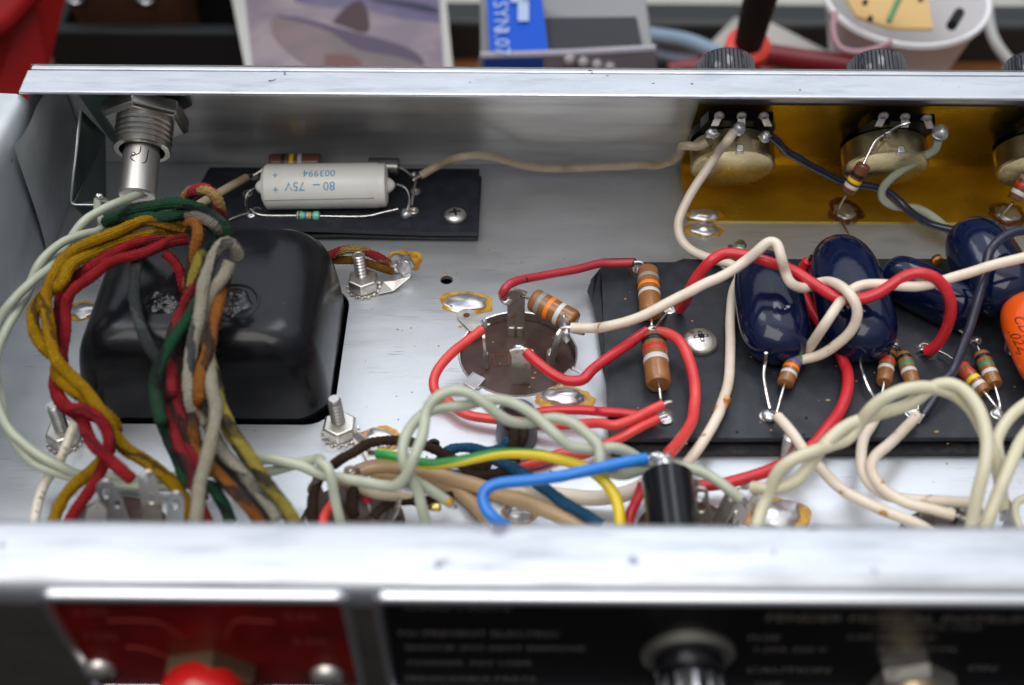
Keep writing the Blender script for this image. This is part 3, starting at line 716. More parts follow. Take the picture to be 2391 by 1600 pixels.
resistor('brown resistor with green-grey, orange and white bands on the round socket', P('Z6', 1215, 490, 1.0), P('Z6', 1615, 715, .85), .34, ['grey', 'orange', 'white'], pos=[.20, .42, .66], bw=.13, group=None,
         leads=[[P('Z6', 1230, 500, 1.0), P('Z6', 1130, 465, 1.15), P('Z6', 1100, 465, 1.2)], [P('Z6', 1600, 700, .85), P('Z6', 1690, 810, .8), P('Z6', 1700, 830, .9), P('Z6', 1560, 800, 1.1)]])
resistor('small brown resistor with blue and orange bands under the first blue capacitor', P('Y3', 530, 190, BZ+.42), P('Y3', 450, 400, BZ+.30), .225, ['green', 'blue', 'orange', 'silver'], pos=[.05, .22, .42, .64], bw=.10,
         leads=[[P('Y3', 450, 390, BZ+.3), P('Y3', 415, 510, BZ+.25), P('Y3', 385, 625, BZ+.05)], [P('Y3', 530, 190, BZ+.42), P('Y3', 545, 150, BZ+.2)]])
resistor('small brown resistor with red and silver bands, left of a twin pair', P('Y3', 1270, 145, BZ+.3), P('Y3', 1235, 385, BZ+.28), .215, ['black', 'red', 'silver'], pos=[.22, .38, .60], bw=.12,
         leads=[[P('Y3', 1235, 375, BZ+.28), P('Y3', 1225, 450, BZ+.2), P('Y3', 1200, 540, BZ+.05)], [P('Y3', 1270, 145, BZ+.3), P('Y3', 1285, 90, BZ+.1)]])
resistor('small brown resistor with green and silver bands, right of a twin pair', P('Y3', 1385, 165, BZ+.3), P('Y3', 1465, 400, BZ+.28), .215, ['black', 'green', 'silver'], pos=[.18, .40, .62], bw=.12,
         leads=[[P('Y3', 1385, 165, BZ+.3), P('Y3', 1350, 110, BZ+.2), P('Y3', 1310, 90, BZ+.1)], [P('Y3', 1465, 390, BZ+.28), P('Y3', 1505, 520, BZ+.2), P('Y3', 1505, 600, BZ+.05)]])
resistor('small brown resistor with red, yellow and white bands beside navy wire', P('RR', 590, 1060, BZ+.3), P('RR', 780, 1270, BZ+.26), .20, ['red', 'red', 'yellow', 'white'], pos=[.03, .28, .52, .75], bw=.12,
         leads=[[P('RR', 770, 1260, BZ+.26), P('RR', 860, 1370, BZ+.2), P('RR', 900, 1430, BZ+.05)], [P('RR', 590, 1060, BZ+.3), P('RR', 480, 970, BZ+.2), P('RR', 400, 930, BZ+.15)]])
resistor('small brown resistor with green and white bands beside the orange capacitor', P('RR', 750, 950, BZ+.32), P('RR', 865, 1210, BZ+.28), .215, ['black', 'green', 'white'], pos=[.18, .42, .65], bw=.12,
         leads=[[P('RR', 750, 950, BZ+.32), P('RR', 710, 870, BZ+.3), P('RR', 680, 850, BZ+.1)], [P('RR', 860, 1200, BZ+.28), P('RR', 905, 1360, BZ+.2), P('RR', 910, 1430, BZ+.05)]])
resistor('brown resistor with black, yellow and white bands soldered to the gold plate', P('PR', 345, 780, 2.75), P('PR', 150, 1100, 1.9), .215, ['black', 'yellow', 'white'], pos=[.38, .58, .78], bw=.12, body=RBODY2,
         leads=[[P('PR', 335, 775, 2.75), P('PR', 400, 640, 3.0), P('PR', 480, 490, 3.3), P('PR', 570, 430, 3.4)], [P('PR', 130, 1140, 1.8), P('PR', 60, 1260, .9), P('PR', 0, 1380, .1)]], group='resistors between the controls and the gold plate')
resistor('brown resistor with red and white bands at the far right of the gold plate', P('PR', 2330, 850, 2.5), P('PR', 2110, 1200, 1.7), .215, ['skyblue', 'grey', 'red', 'white'], pos=[.05, .28, .52, .75], bw=.13, body=RBODY2,
         leads=[[P('PR', 2100, 1230, 1.6), P('PR', 2000, 1340, .8), P('PR', 1930, 1430, .1)], [P('PR', 2330, 840, 1.9), P('PR', 2420, 600, 2.6)]], group='resistors between the controls and the gold plate')
BZ2 = .46
resistor('small mint green resistor with fine coloured bands in front of the white capacitor', P('Z2', 808, 580, BZ2+.12), P('Z2', 992, 583, BZ2+.12), .15, ['maroon', 'purple', 'orange', 'brown'], pos=[.14, .40, .56, .68], bw=.06, body=RGREEN, bulge=True, lr=.032,
         leads=[[P('Z2', 820, 580, BZ2+.12), P('Z2', 530, 575, BZ2+.12), P('Z2', 445, 528, BZ2+.3)], [P('Z2', 980, 583, BZ2+.12), P('Z2', 1330, 585, BZ2+.12), P('Z2', 1480, 555, BZ2+.2), P('Z2', 1600, 528, BZ2+.3)]])
resistor('dark brown resistor with yellow band half hidden behind the white capacitor', P('Z2', 602, 172, BZ2+.5), P('Z2', 1000, 170, BZ2+.5), .30, ['black', 'yellow', 'silver'], pos=[.28, .44, .60], bw=.13, body=RBODY2,
         leads=[[P('Z2', 602, 172, BZ2+.5), P('Z2', 520, 240, BZ2+.3), P('Z2', 440, 285, BZ2+.2)]])
resistor('tiny brown resistor glimpsed between two blue capacitors', P('RR', 370, 150, BZ+.3), P('RR', 400, 190, BZ+.3), .16, ['black', 'orange'], pos=[.3, .7], bw=.05)
dio = thing('diode', 'short nickel can diode with arrow mark behind the white capacitor', 'diode')
d0, d1 = P('Z2', 1370, 200, BZ2+.45), P('Z2', 1608, 205, BZ2+.45)
MB().lathe([(0, .26), (.03, .30), ((d1-d0).length-.03, .30), ((d1-d0).length, .27)], d0, d1-d0, 28).build('can', mat('nickel_can', (.34, .33, .30), .3, 1), dio)
MB().tube(smooth([d1, P('Z2', 1660, 225, BZ2+.4), P('Z2', 1700, 270, BZ2+.2)]), .04, 8).build('lead', TIN, dio)
text_part('->|', .26, d0 + V((.15, -.24, .24)), (1, 0, 0), (0, .7, .7), INKK, dio, off=.02, name='arrow_mark')

# ============================================================ small board with the white capacitor
sb = thing('bias_board', 'small black fibre board with screw, carrying the white capacitor', 'board')
def sheet(poly, th, name, m, par, wave=None, n=30):
    """a board: top outline poly (TL, TR, BR, BL), gently warped along its length"""
    a, b, c_, d = poly; vs, fs = [], []
    for i in range(n+1):
        f = i / n; t_, u_ = a.lerp(b, f), d.lerp(c_, f); dz = wave(f) if wave else 0.
        for k in range(4): q = t_.lerp(u_, k/3); vs.append(q + V((0, 0, dz*(k/3))))
        for k in range(4): q = t_.lerp(u_, k/3); vs.append(q + V((0, 0, dz*(k/3) - th)))
    for i in range(n):
        o, p_ = i*8, (i+1)*8
        for k in range(3): fs += [(o+k, o+k+1, p_+k+1, p_+k), (o+4+k, p_+4+k, p_+5+k, o+5+k)]
        fs += [(o, p_, p_+4, o+4), (o+3, o+7, p_+7, p_+3)]
    fs += [(0, 4, 5, 1), (1, 5, 6, 2), (2, 6, 7, 3)]; o = n*8; fs += [(o, o+1, o+5, o+4), (o+1, o+2, o+6, o+5), (o+2, o+3, o+7, o+6)]
    return MB().add(vs, fs).build(name, m, par, ang=40)
TLp, TRp, BRp, BLp = P('Z2', 130, 203, BZ2), P('Z2', 2235, 215, BZ2), P('Z2', 2218, 705, BZ2), P('Z2', -140, 690, BZ2)
sheet([TLp, TRp, BRp, BLp], .16, 'upper_layer', FIBRE, sb, lambda f: .16*max(0, 1-abs(f-.38)/.45) - .02)
q = [P('Z2', 120, 240, .22), P('Z2', 2250, 270, .22), P('Z2', 2222, 745, .20), P('Z2', -150, 740, .2)]
sheet(q, .10, 'lower_layer', FIBRE2, sb, lambda f: .10*max(0, 1-abs(f-.55)/.3) - .02)
MB().lathe([(0, .25), (BZ2-.18, .25)], P('Z2', 2040, 560, 0.01), (0, 0, 1), 12).build('spacer', DULL, sb)
MB().lathe([(0, .25), (BZ2-.18, .25)], P('Z2', 500, 500, 0.01), (0, 0, 1), 12).build('spacer', DULL, sb)
def eyelet(par, c, r=.16, m=STEEL, hollow=True):
    MB().lathe([(0, r), (.035, r*.95), (.05, r*.8), (.045, r*.62), (-.02, r*.55)] , c, (0, 0, 1), 20, capb=False).build('eyelet', m, par)
    MB().lathe([(-.015, r*.58), (-.01, r*.58)], c, (0, 0, 1), 14).build('eyelet_hole', DARK if hollow else SOLDER, par)
for x, y in ((428, 410), (480, 280), (500, 545), (1735, 395), (1720, 545)): eyelet(sb, P('Z2', x, y, BZ2+.02), .17)
dome_screw('phillips_screw', 'silver phillips screw at the right end of the small board', P('Z2', 2045, 590, BZ2), (0, 0, 1), .36, STEEL, .2, 'phillips screws holding the boards')
joint('bright solder joint on the small board right of the mint resistor', P('Z2', 1665, 570, BZ2+.08), (.17, .2, .15), 3)
joint('amber stained solder joint on the small board under the capacitor left lead', P('Z2', 460, 585, BZ2+.04), (.15, .1, .07), 5)
joint('dull solder joint on the small board where the long aged wire ends', P('Z2', 1720, 265, BZ2+.22), (.13, .11, .10), 8, m=DULL)
MB_ = MB().tube(smooth([P('Z2', 280, 617, BZ2+.1), P('Z2', 380, 572, BZ2+.14), P('Z2', 425, 562, BZ2+.1), P('Z2', 445, 575, BZ2+.05)]), .034, 8).build('wire', TIN); tag(MB_, 'short bare wire running off the small board to the left', 'wire')
MB_ = MB().tube(smooth([P('Z2', 1745, 290, BZ2+.3), P('Z2', 1722, 380, BZ2+.3), P('Z2', 1705, 500, BZ2+.1)]), .04, 8).build('wire', DULL); tag(MB_, 'short bare link wire standing on the small board', 'wire')
# the white capacitor
wc = thing('white_capacitor', 'large white electrolytic capacitor with light blue upside down print', 'capacitor')
ca, cb_ = P('Z2', 560, 355, BZ2+.72), P('Z2', 1505, 342, BZ2+.72); CR_ = .70; ax = (cb_-ca).normalized(); L = (cb_-ca).length
MB().lathe([(-.02, .40), (.0, .60), (.06, .665), (.10, .70), (L-.25, .70), (L-.18, .67), (L-.10, .68), (L, .66), (L+.04, .55)], ca, ax, 48).build('sleeve', WHITE, wc, ang=50)
for e, s_ in ((ca, -1), (cb_, 1)):
    MB().lathe([(0, .52), (.05, .48), (.07, .24), (.16, .20), (.24, .12), (.28, .05)], e, ax*s_, 28).build('end_seal', WHITE, wc, ang=40)
e2 = V((0, -1, 0)); e1 = V((0, 0, 1)); axm = ax
def wrapf(x0, a0):
    def g(x, y):
        a = a0 + y/CR_; return cb_ - axm*(x0 + x) + (e1*math.cos(a) + e2*math.sin(a))*(CR_+.010)
    return g
def zx(X): return (cb_ - P('Z2', X, 340, BZ2+.72)).length
for s_, X, a, sz in (('003994', 1135, math.radians(10), .33), ('80', 1137, math.radians(42), .38), ('75V', 905, math.radians(42), .38), ('+', 700, math.radians(13), .34), ('+', 705, math.radians(50), .34)):
    text_part(s_, sz, None, None, None, INKB, wc, wrap=wrapf(zx(X), a), sx=1.0, name='print')
text_part('-', .38, None, None, None, INKB, wc, wrap=wrapf(zx(1030), math.radians(42)), sx=2.4, name='print')
MB().tube([cb_ - ax*(L-.1) + (e1*math.cos(1.55)+e2*math.sin(1.55))*.703, cb_ - ax*.3 + (e1*math.cos(1.5)+e2*math.sin(1.5))*.703], .008, 5).build('seam', INKK, wc)
MB().tube(smooth([P('Z2', 520, 365, BZ2+.72), P('Z2', 450, 378, BZ2+.72), P('Z2', 412, 440, BZ2+.55), P('Z2', 415, 510, BZ2+.3), P('Z2', 435, 565, BZ2+.05)]), .038, 8).build('lead', TIN, wc)
MB().tube(smooth([P('Z2', 1590, 335, BZ2+.72), P('Z2', 1650, 355, BZ2+.72), P('Z2', 1685, 420, BZ2+.5), P('Z2', 1690, 480, BZ2+.3), P('Z2', 1670, 545, BZ2+.1)]), .04, 8).build('lead', TIN, wc)

# ============================================================ main board
mbd = thing('eyelet_board', 'long black fibre board carrying blue capacitors and resistors', 'board')
pts = [(1375, 592), (1452, 590), (1462, 600), (1480, 603), (1492, 610), (1503, 608), (1515, 600), (1535, 603), (1548, 598), (1565, 592), (1580, 593), (2560, 592), (2560, 1000), (1393, 1003)]
poly = [P('F', x, y, BZ) for x, y in pts]
MB().prism(poly[::-1], (0, 0, -.16)).build('upper_layer', FIBRE, mbd, smooth=False)
low = [P('F', x, y, .20) for x, y in ((1352, 640), (1364, 625), (1385, 600), (2560, 600), (2560, 1033), (1400, 1036), (1393, 900), (1378, 830), (1366, 720), (1348, 665))]
MB().prism(low[::-1], (0, 0, -.13)).build('lower_layer', FIBRE2, mbd, smooth=False)
fl = [P('Z7', 170, 300, BZ-.17), P('Z7', 130, 340, .5), P('Z7', 90, 400, .42), P('Z7', 75, 450, .38), P('Z7', 115, 520, .36), P('Z7', 150, 700, .33), P('Z7', 190, 990, .3), P('Z7', 225, 990, .34), P('Z7', 205, 700, BZ-.17)]
MB().prism(fl[::-1], (0, 0, -.06)).build('torn_edge', FIBRE, mbd, smooth=False)
ey = [('Z7', 490, 280), ('Z7', 740, 610), ('Z7', 700, 1490), ('Y3', 300, 655), ('Y3', 545, 155), ('Y3', 1290, 95), ('Y3', 1450, 630), ('Y3', 1195, 560), ('Y3', 1560, 110), ('Y3', 2130, 640), ('RR', 700, 840), ('Z7', 1200, 250)]
for x, y in ((72, 778), (600, 800), (620, 665)): MB().lathe([(-.01, .05), (.004, .05)], P('Y3', x, y, BZ+.002), (0, 0, 1), 12).build('board_hole', DARK, mbd)
for v, x, y in ey: eyelet(mbd, P(v, x, y, BZ+.005), .19)
dome_screw('phillips_screw', 'broad silver phillips screw on the long board', P('Z7', 990, 880, BZ), (0, 0, 1), .50, STEEL, .15, 'phillips screws holding the boards', rs=.42)
jl = [('solder joint beside the top of the upper brown resistor', 'Z7', 492, 285, (.13, .15, .10)), ('solder joint between the two brown resistors at the board left end', 'Z7', 600, 790, (.09, .08, .14)),
      ('shiny solder joint where resistor lead, capacitor lead and white wire meet', 'Y3', 325, 655, (.20, .20, .14)), ('solder joint under the first blue capacitor at a white wire end', 'Y3', 548, 148, (.14, .10, .10)),
      ('solder joint where the twin resistors meet under the second blue capacitor', 'Y3', 1290, 95, (.22, .14, .13)), ('solder joint where a white wire and the navy wire end on the long board', 'Y3', 1460, 620, (.16, .15, .12)),
      ('solder joint where the two right resistors meet on the long board', 'RR', 890, 1445, (.15, .14, .10)), ('solder ring around the end of the red loop', 'RR', 300, 920, (.22, .2, .07)),
      ('dull solder joint under three red wire ends', 'Z7', 710, 1480, (.2, .2, .05)), ('solder joint above the resistor beside the orange capacitor', 'RR', 715, 840, (.13, .11, .10)), ('solder joint under the white wire near the left red wire end', 'Z7', 775, 520, (.16, .15, .07))]
for i, (l, v, x, y, r) in enumerate(jl): joint(l, P(v, x, y, BZ+.06), r, i+20)
def leadwire(label, pts, r=.042, m=TIN): return tag(MB().tube(smooth(pts), r, 8).build('lead_wire', m, None, ang=60), label, 'wire', 'bare capacitor leads on the long board')

# ============================================================ capacitors
def capsule(p0, p1, R, sq=(1, 1), pw=(3.2, 2.6), n=22, up=(0, 0, 1), taper=0.):
    p0, p1 = V(p0), V(p1); L = (p1-p0).length; prof = []
    for i in range(n+1):
        u = -1 + 2*i/n; u = math.copysign(1-(1-abs(u))**1.6, u)
        prof.append((L*(u+1)/2, max(.02, R*(1+taper*u)*(1-abs(u)**pw[0])**(1/pw[1]))))
    return MB().lathe(prof, p0, p1-p0, 36, sq=sq, up=up)
def bluecap(label, p0, p1, R, sq, up=(0, 0, 1), taper=0., pw=(3.2, 2.6)):
    t = thing('blue_capacitor', label, 'capacitor', 'glossy dark blue dipped capacitors on the long board')
    capsule(p0, p1, R, sq, up=up, taper=taper, pw=pw).build('body', BLUEC, t, ang=80)
    return t
t = bluecap('dark blue capacitor under the crossing red and white wires, leftmost', P('F', 1743, 586, 1.5), P('F', 1786, 822, 1.15), .96, (.80, 1), taper=.06)
MB().tube(smooth([P('Y3', 300, 150, BZ+.9), P('Y3', 295, 235, BZ+.5), P('Y3', 280, 320, BZ+.4), P('Y3', 300, 450, BZ+.3), P('Y3', 330, 590, BZ+.05)]), .045, 8).build('lead', TIN, t)
t = bluecap('dark blue capacitor under the knot in the white wire, second from left', P('F', 1915, 552, 1.6), P('F', 1985, 815, 1.25), 1.04, (.82, 1), taper=.06)
MB().tube(smooth([P('Y3', 1055, 60, BZ+1.), P('Y3', 1050, 160, BZ+.5), P('Y3', 1045, 230, BZ+.4), P('Y3', 1100, 400, BZ+.3), P('Y3', 1170, 530, BZ+.05)]), .045, 8).build('lead', TIN, t)
MB().tube(smooth([P('F', 1912, 560, 1.4), P('F', 1940, 540, .6), P('F', 1925, 508, .05)]), .035, 8).build('lead', TIN, t)
t = bluecap('thin tilted dark blue capacitor behind the red loop', P('F', 2022, 618, 1.25), P('F', 2240, 728, 1.1), .76, (1, .85), taper=0., pw=(4, 3))
MB().tube(smooth([P('RR', 430, 640, BZ+.5), P('RR', 520, 705, BZ+.3), P('RR', 600, 775, BZ+.2), P('RR', 690, 850, BZ+.05)]), .045, 8).build('lead', TIN, t)
bluecap('dark blue capacitor at the right, nearest the gold plate', P('F', 2212, 515, 1.9), P('F', 2318, 712, 1.5), 1.0, (.9, 1), taper=.05)
oc = thing('orange_capacitor', 'bright orange dipped capacitor with dark print at the right edge', 'capacitor')
o0, o1 = P('F', 2345, 680, 1.7), P('F', 2440, 900, 1.5)
ob_ = capsule(o0, o1, .95, (.75, 1)).build('body', ORANGE, oc, ang=80)
from mathutils.bvhtree import BVHTree
bvh = BVHTree.FromPolygons([v.co / K for v in ob_.data.vertices], [tuple(p.vertices) for p in ob_.data.polygons])
X = (P('RR', 1110, 880, 2.1) - P('RR', 1000, 690, 2.1)).normalized(); Yd = V((-X.y, X.x, 0))
for s_, a, b in (('CDE', 1010, 640), ('.022J', 965, 760)):
    org = P('RR', a, b, 1.9)
    cc = o0.lerp(o1, .5); axo = (o1-o0).normalized()
    tx = text_part(s_, .46, org, X, Yd, INKR, oc, name='print')
    nn = (CAM - o0.lerp(o1, .4)).normalized()
    for v_ in tx.data.vertices:        # lay the print on the body
        hit = bvh.ray_cast(v_.co / K + nn*3, -nn)
        v_.co = (hit[0] + nn*.012 if hit[0] else o0.lerp(o1, .5)) * K
MB().tube(smooth([P('RR', 965, 850, BZ+.5), P('RR', 955, 900, BZ+.3), P('RR', 975, 955, BZ+.05), P('RR', 1040, 960, BZ+.05)]), .045, 8).build('lead', TIN, oc)

mb = MB(); random.seed(12)
for i, (l, v, x, y, r) in enumerate(jl):
    if i in (7, 8, 4, 10, 0):
        c = P(v, x, y, BZ+.003); n = 26; s_ = random.uniform(.24, .36)
        mb.prism([c + V((math.cos(2*math.pi*k/n), math.sin(2*math.pi*k/n), 0)) * s_*(1 + .5*noise.noise(V((math.cos(2*math.pi*k/n)*1.4, math.sin(2*math.pi*k/n)*1.4, i*3.3)))) for k in range(n)], (0, 0, .008))
mb.build('rosin_residue', mat('dark_rosin', (.045, .028, .015), .2, 0, (.10, .05, .015), 6, .5, .65, bump=.3), mbd, smooth=False)
sc2 = MB()
for k, (x, y) in enumerate(((575, 770), (600, 750), (560, 800), (530, 815), (590, 790), (665, 885))):
    d = ray('Y2', x, y); o0_ = P('F', 1745, 590, 1.5).lerp(P('F', 1790, 808, 1.15), .62); sc2.ball(CAM + d.normalized()*((o0_ - CAM).length - .80), (.045+.02*(k % 3), .03, .05), 8, .6, k)
tag(sc2.build('paint_chips', mat('pale_scuff', (.42, .46, .50), .4)), 'pale scuff flakes on the front of the leftmost blue capacitor', 'flakes', kind='stuff')
# ============================================================ controls on the back wall
TERM = DULL
def pot(label, sx, rot=0., wires=True):
    t = thing('control_pot', label, 'potentiometer', 'round control potentiometers on the gold plate'); x = sx
    u = WU; c = wall(x, 2.92, 0)
    MB().lathe([(.08, .85), (.3, .85)], c, WN, 30).build('mounting_base', BLACK, t)
    MB().lathe([(.75, 1.27), (1.42, 1.27), (1.48, 1.22), (1.50, 1.16)], c, WN, 44).build('shell', POTM, t, ang=30)
    X = V((1, 0, 0)); R_ = Matrix.Rotation(rot, 3, WN); X = R_ @ X; U_ = R_ @ WU
    pts = [(-.95, .3), (.95, .3), (1.12, 1.15), (.95, 1.66), (-.95, 1.66), (-1.12, 1.15)]
    MB().plate(pts, [], c + WN*.72, X, U_, -.30).build('terminal_wafer', BLACK, t)
    MB().lathe([(.3, 1.27), (.55, 1.27)], c, WN, 40).build('wafer', BLACK, t)
    # three folded fixing tabs and the slot on the rim
    MB().box(c + WN*1.42 + U_*1.2, (.24, .20, .26), (X, U_, WN)).build('rim_notch', STEEL, t, bevel=.04)
    tips = []
    for k, dx in enumerate((-.62, 0, .62)):
        a = c + WN*.50 + X*(dx*.9) + U_*1.3
        b = c + WN*.62 + X*(dx*1.05) + U_*1.72
        m = MB(); w_ = .11
        m.hexa([a - X*w_, a + X*w_, a + X*w_ + WN*.04, a - X*w_ + WN*.04, b - X*w_*1.4, b + X*w_*1.4, b + X*w_*1.4 + WN*.04, b - X*w_*1.4 + WN*.04])
        m.ball(b + U_*.04, (.16, .08, .14), 12); e = b + WN*.28 + X*dx*.22 - U_*.10
        m.hexa([b - X*w_, b + X*w_, b + X*w_ + U_*.04, b - X*w_ + U_*.04, e - X*w_, e + X*w_, e + X*w_ + U_*.04, e - X*w_ + U_*.04])
        m.build('terminal', TERM, t, ang=40)
        if k != 1:
            MB().box(c + WN*.56 + X*(dx*1.3) + U_*1.16, (.32, .12, .05), (X, U_, WN)).build('tab', STEEL, t, bevel=.02)
    return t
pot('round silver control left of the others, with two white wires', 6.69, 0)
pot('dented round control in the middle of the gold plate', 11.35, -.08)
pot('round control cut by the right edge of the picture', 16.05, -.1)
joint('teardrop solder joint on the left terminal of the first control', PW('PT', 455, 585, 1.05), (.20, .15, .16), 41)
joint('round solder ball on the middle terminal of the first control', PW('PT', 895, 505, 1.05), (.20, .20, .21), 42, wob=.2)
joint('solder joint on the right terminal of the first control with the navy wire', PW('PT', 1325, 640, 1.05), (.18, .17, .19), 43)
joint('large grey solder ball on the right terminal of the dented control', PW('PR', 1245, 405, 1.05), (.24, .23, .23), 44, wob=.25)
joint('solder on the left terminal of the dented control', PW('PR', 630, 420, .95), (.10, .10, .14), 45, m=DULL)
tag(MB().tube(smooth([PW('PR', 600, 400, 1.0), PW('PR', 700, 355, 1.0), PW('PR', 790, 305, .95), PW('PR', 880, 285, .9)]), .045, 8).build('wire', TIN), 'short bare link between two terminals of the dented control', 'wire')
sc_ = thing('phillips_screw', 'small plated screw head on the floor left of the first blue capacitor', 'screw')
MB().lathe([(0, .19), (.05, .19), (.07, .15), (.14, .14), (.15, .11)], P('Z7', 1318, 85, 0), (0, 0, 1), 22).build('head', mat('green_zinc', (.45, .55, .42), .3, 1), sc_)
fs_ = thing('threaded_screw_end', 'end of a small threaded screw in front of the long board', 'screw')
pp = P('Y4', 1900, 540, 0); prof = []
for k in range(9): prof += [(k*.1, .17), (k*.1+.05, .21)]
prof += [(.92, .12)]
MB().lathe(prof, pp, (0, 0, 1), 20).build('thread', THREAD, fs_)
# knobs outside the wall
KN = mat('knob_black', (.012, .014, .020), .14, 0, coat=.5)
for i, (x, l) in enumerate(((6.62, 'ribbed black knob behind the rim, leftmost'), (11.35, 'ribbed black knob behind the rim, middle'), (16.2, 'ribbed black knob at the right edge behind the rim'))):
    t = thing('ribbed_dial', l, 'knob', 'ribbed knobs outside the back wall'); c = wall(x, 2.92, 0) - WN*1.0
    MB().lathe([(0, .90), (.1, .94), (1.15, .86), (1.25, .78)], c, -WN, 60).build('core', KN, t)
    mb = MB(); u, b = perp(WN)
    for k in range(44):
        g = 2*math.pi*k/44; R_ = u*math.cos(g) + b*math.sin(g); T_ = b*math.cos(g) - u*math.sin(g); h = .94
        p0, p1 = c - WN*.08, c - WN*1.15
        mb.add([p0 + R_*.90 - T_*.045, p0 + R_*.97, p0 + R_*.90 + T_*.045, p1 + R_*.83 - T_*.04, p1 + R_*.90, p1 + R_*.83 + T_*.04], [(0, 1, 4, 3), (1, 2, 5, 4), (0, 2, 1), (3, 4, 5)])
    mb.build('ribs', KN, t, smooth=False)

# ============================================================ lamp holder at the back left
lh = thing('lamp_holder', 'nickel lamp holder with hex nut and threaded barrel on a bracket', 'lamp holder')
lx = lampx; lc = lambda l, t=4.15: V((lx, 33.2, 0)) + WU*t + WN*l
hexnut(MB(), lc(.30), WN, 1.30, .48, .55).build('hex_nut', SMOOTHN, lh, ang=15, bevel=.03)
prof = [(.5, .80)]; q = .55
while q < 1.42: prof += [(q, .80), (q+.06, .835), (q+.10, .835), (q+.15, .80)]; q += .17
prof += [(1.50, .835), (1.62, .835), (1.64, .80), (1.64, .66), (1.0, .62)]
MB().lathe(prof, lc(0), WN, 44, capb=False).build('threaded_barrel', SMOOTHN, lh, ang=25)
MB().lathe([(1.0, .62), (1.05, .62)], lc(0), WN, 30).build('barrel_bore', DARK, lh)
MB().lathe([(.9, .50), (1.75, .50), (1.76, .535), (3.05, .535), (3.1, .50)], lc(0), WN, 40).build('tube', mat('satin_nickel', (.66, .64, .61), .42, 1), lh, ang=30)
# bayonet slot
sp_ = lambda x, y: PW('Z1', x, y, 2.05)
for a in ([(1285, 825), (1275, 890), (1240, 905), (1200, 900), (1185, 930), (1210, 955), (1320, 980), (1355, 860)],):
    pts = []
    for x, y in a:
        d = ray('Z1', x, y); o = lc(0); A = WN
        # hit the tube surface
        oc_ = CAM - o; dd = d - A*d.dot(A); ee = oc_ - A*oc_.dot(A)
        aa, bb, c2 = dd.dot(dd), 2*dd.dot(ee), ee.dot(ee) - .54**2; D = bb*bb - 4*aa*c2
        if D > 0: pts.append(CAM + d * ((-bb - math.sqrt(D)) / (2*aa)))
    MB().tube(smooth(pts, .05), .016, 6).build('bayonet_slot', DARK, lh)
    MB().ball(pts[3] + V((.06, 0, .0)), .07, 10).build('bayonet_pin', STEEL, lh)
BR = mat('bracket_steel', (.17, .22, .21), .32, .95, (.12, .16, .15), 1, .4, .7)
o = lc(0.06); X = V((1, 0, 0))
arc = [(-1.85, 1.0), (-1.7, 1.18), (-.8, 1.36), (0, 1.44), (.6, 1.38), (1.05, 1.15), (1.3, .7), (1.35, 0), (.6, -.6), (-.9, -2.2), (-1.8, -2.4)]
MB().plate(arc, [], o, X, WU, .06).build('bracket_back', BR, lh)
def quad(pts, th, name, m, par):
    n_ = (V(pts[1]) - V(pts[0])).cross(V(pts[2]) - V(pts[0])).normalized()
    return MB().prism([V(p) for p in pts], n_*th).build(name, m, par, smooth=False, bevel=.02)
nt_, nb, fb, ft = PY('Z1', 735, 500, 30.35), PY('Z1', 648, 1350, 28.5), PY('Z1', 955, 1290, 31.0), PY('Z1', 950, 720, 31.2)
quad([nt_, PY('Z1', 690, 900, 29.35), PY('Z1', 650, 1330, 28.55), PY('Z1', 668, 1358, 28.5), fb, ft], .05, 'bracket_side', BR, lh)
MB().tube([nt_, PY('Z1', 715, 650, 29.95), PY('Z1', 690, 900, 29.35), PY('Z1', 665, 1090, 28.9), PY('Z1', 645, 1320, 28.5), PY('Z1', 655, 1350, 28.45), PY('Z1', 690, 1362, 28.45), PY('Z1', 860, 1362, 28.45)], .03, 6).build('bracket_edge', CHR, lh)
quad([PY('Z1', 650, 1352, 28.5), PY('Z1', 860, 1364, 28.45), PY('Z1', 1010, 1480, 27.7), PY('Z1', 790, 1480, 27.7)], .05, 'bracket_foot', BR, lh)
def tabl(v, l, z, name='terminal'):
    return quad([P(v, x, y, z) for x, y in l], .05, name, DULL, lh)
tabl('Z1', [(1185, 1265), (1290, 1190), (1400, 1215), (1330, 1290), (1215, 1300)], 2.35)
tabl('Z1', [(850, 1305), (900, 1265), (960, 1290), (1040, 1345), (930, 1325)], 2.1)
tabl('Z1', [(1030, 1345), (1180, 1290), (1230, 1300), (1110, 1350)], 2.1)
joint('solder tip on the lamp holder terminal of the thick grey-green wire', P('Z1', 1325, 1185, 2.45), (.12, .08, .12), 51)
joint('solder tip on the left lamp holder terminal', P('Z1', 905, 1285, 2.2), (.11, .08, .10), 52)

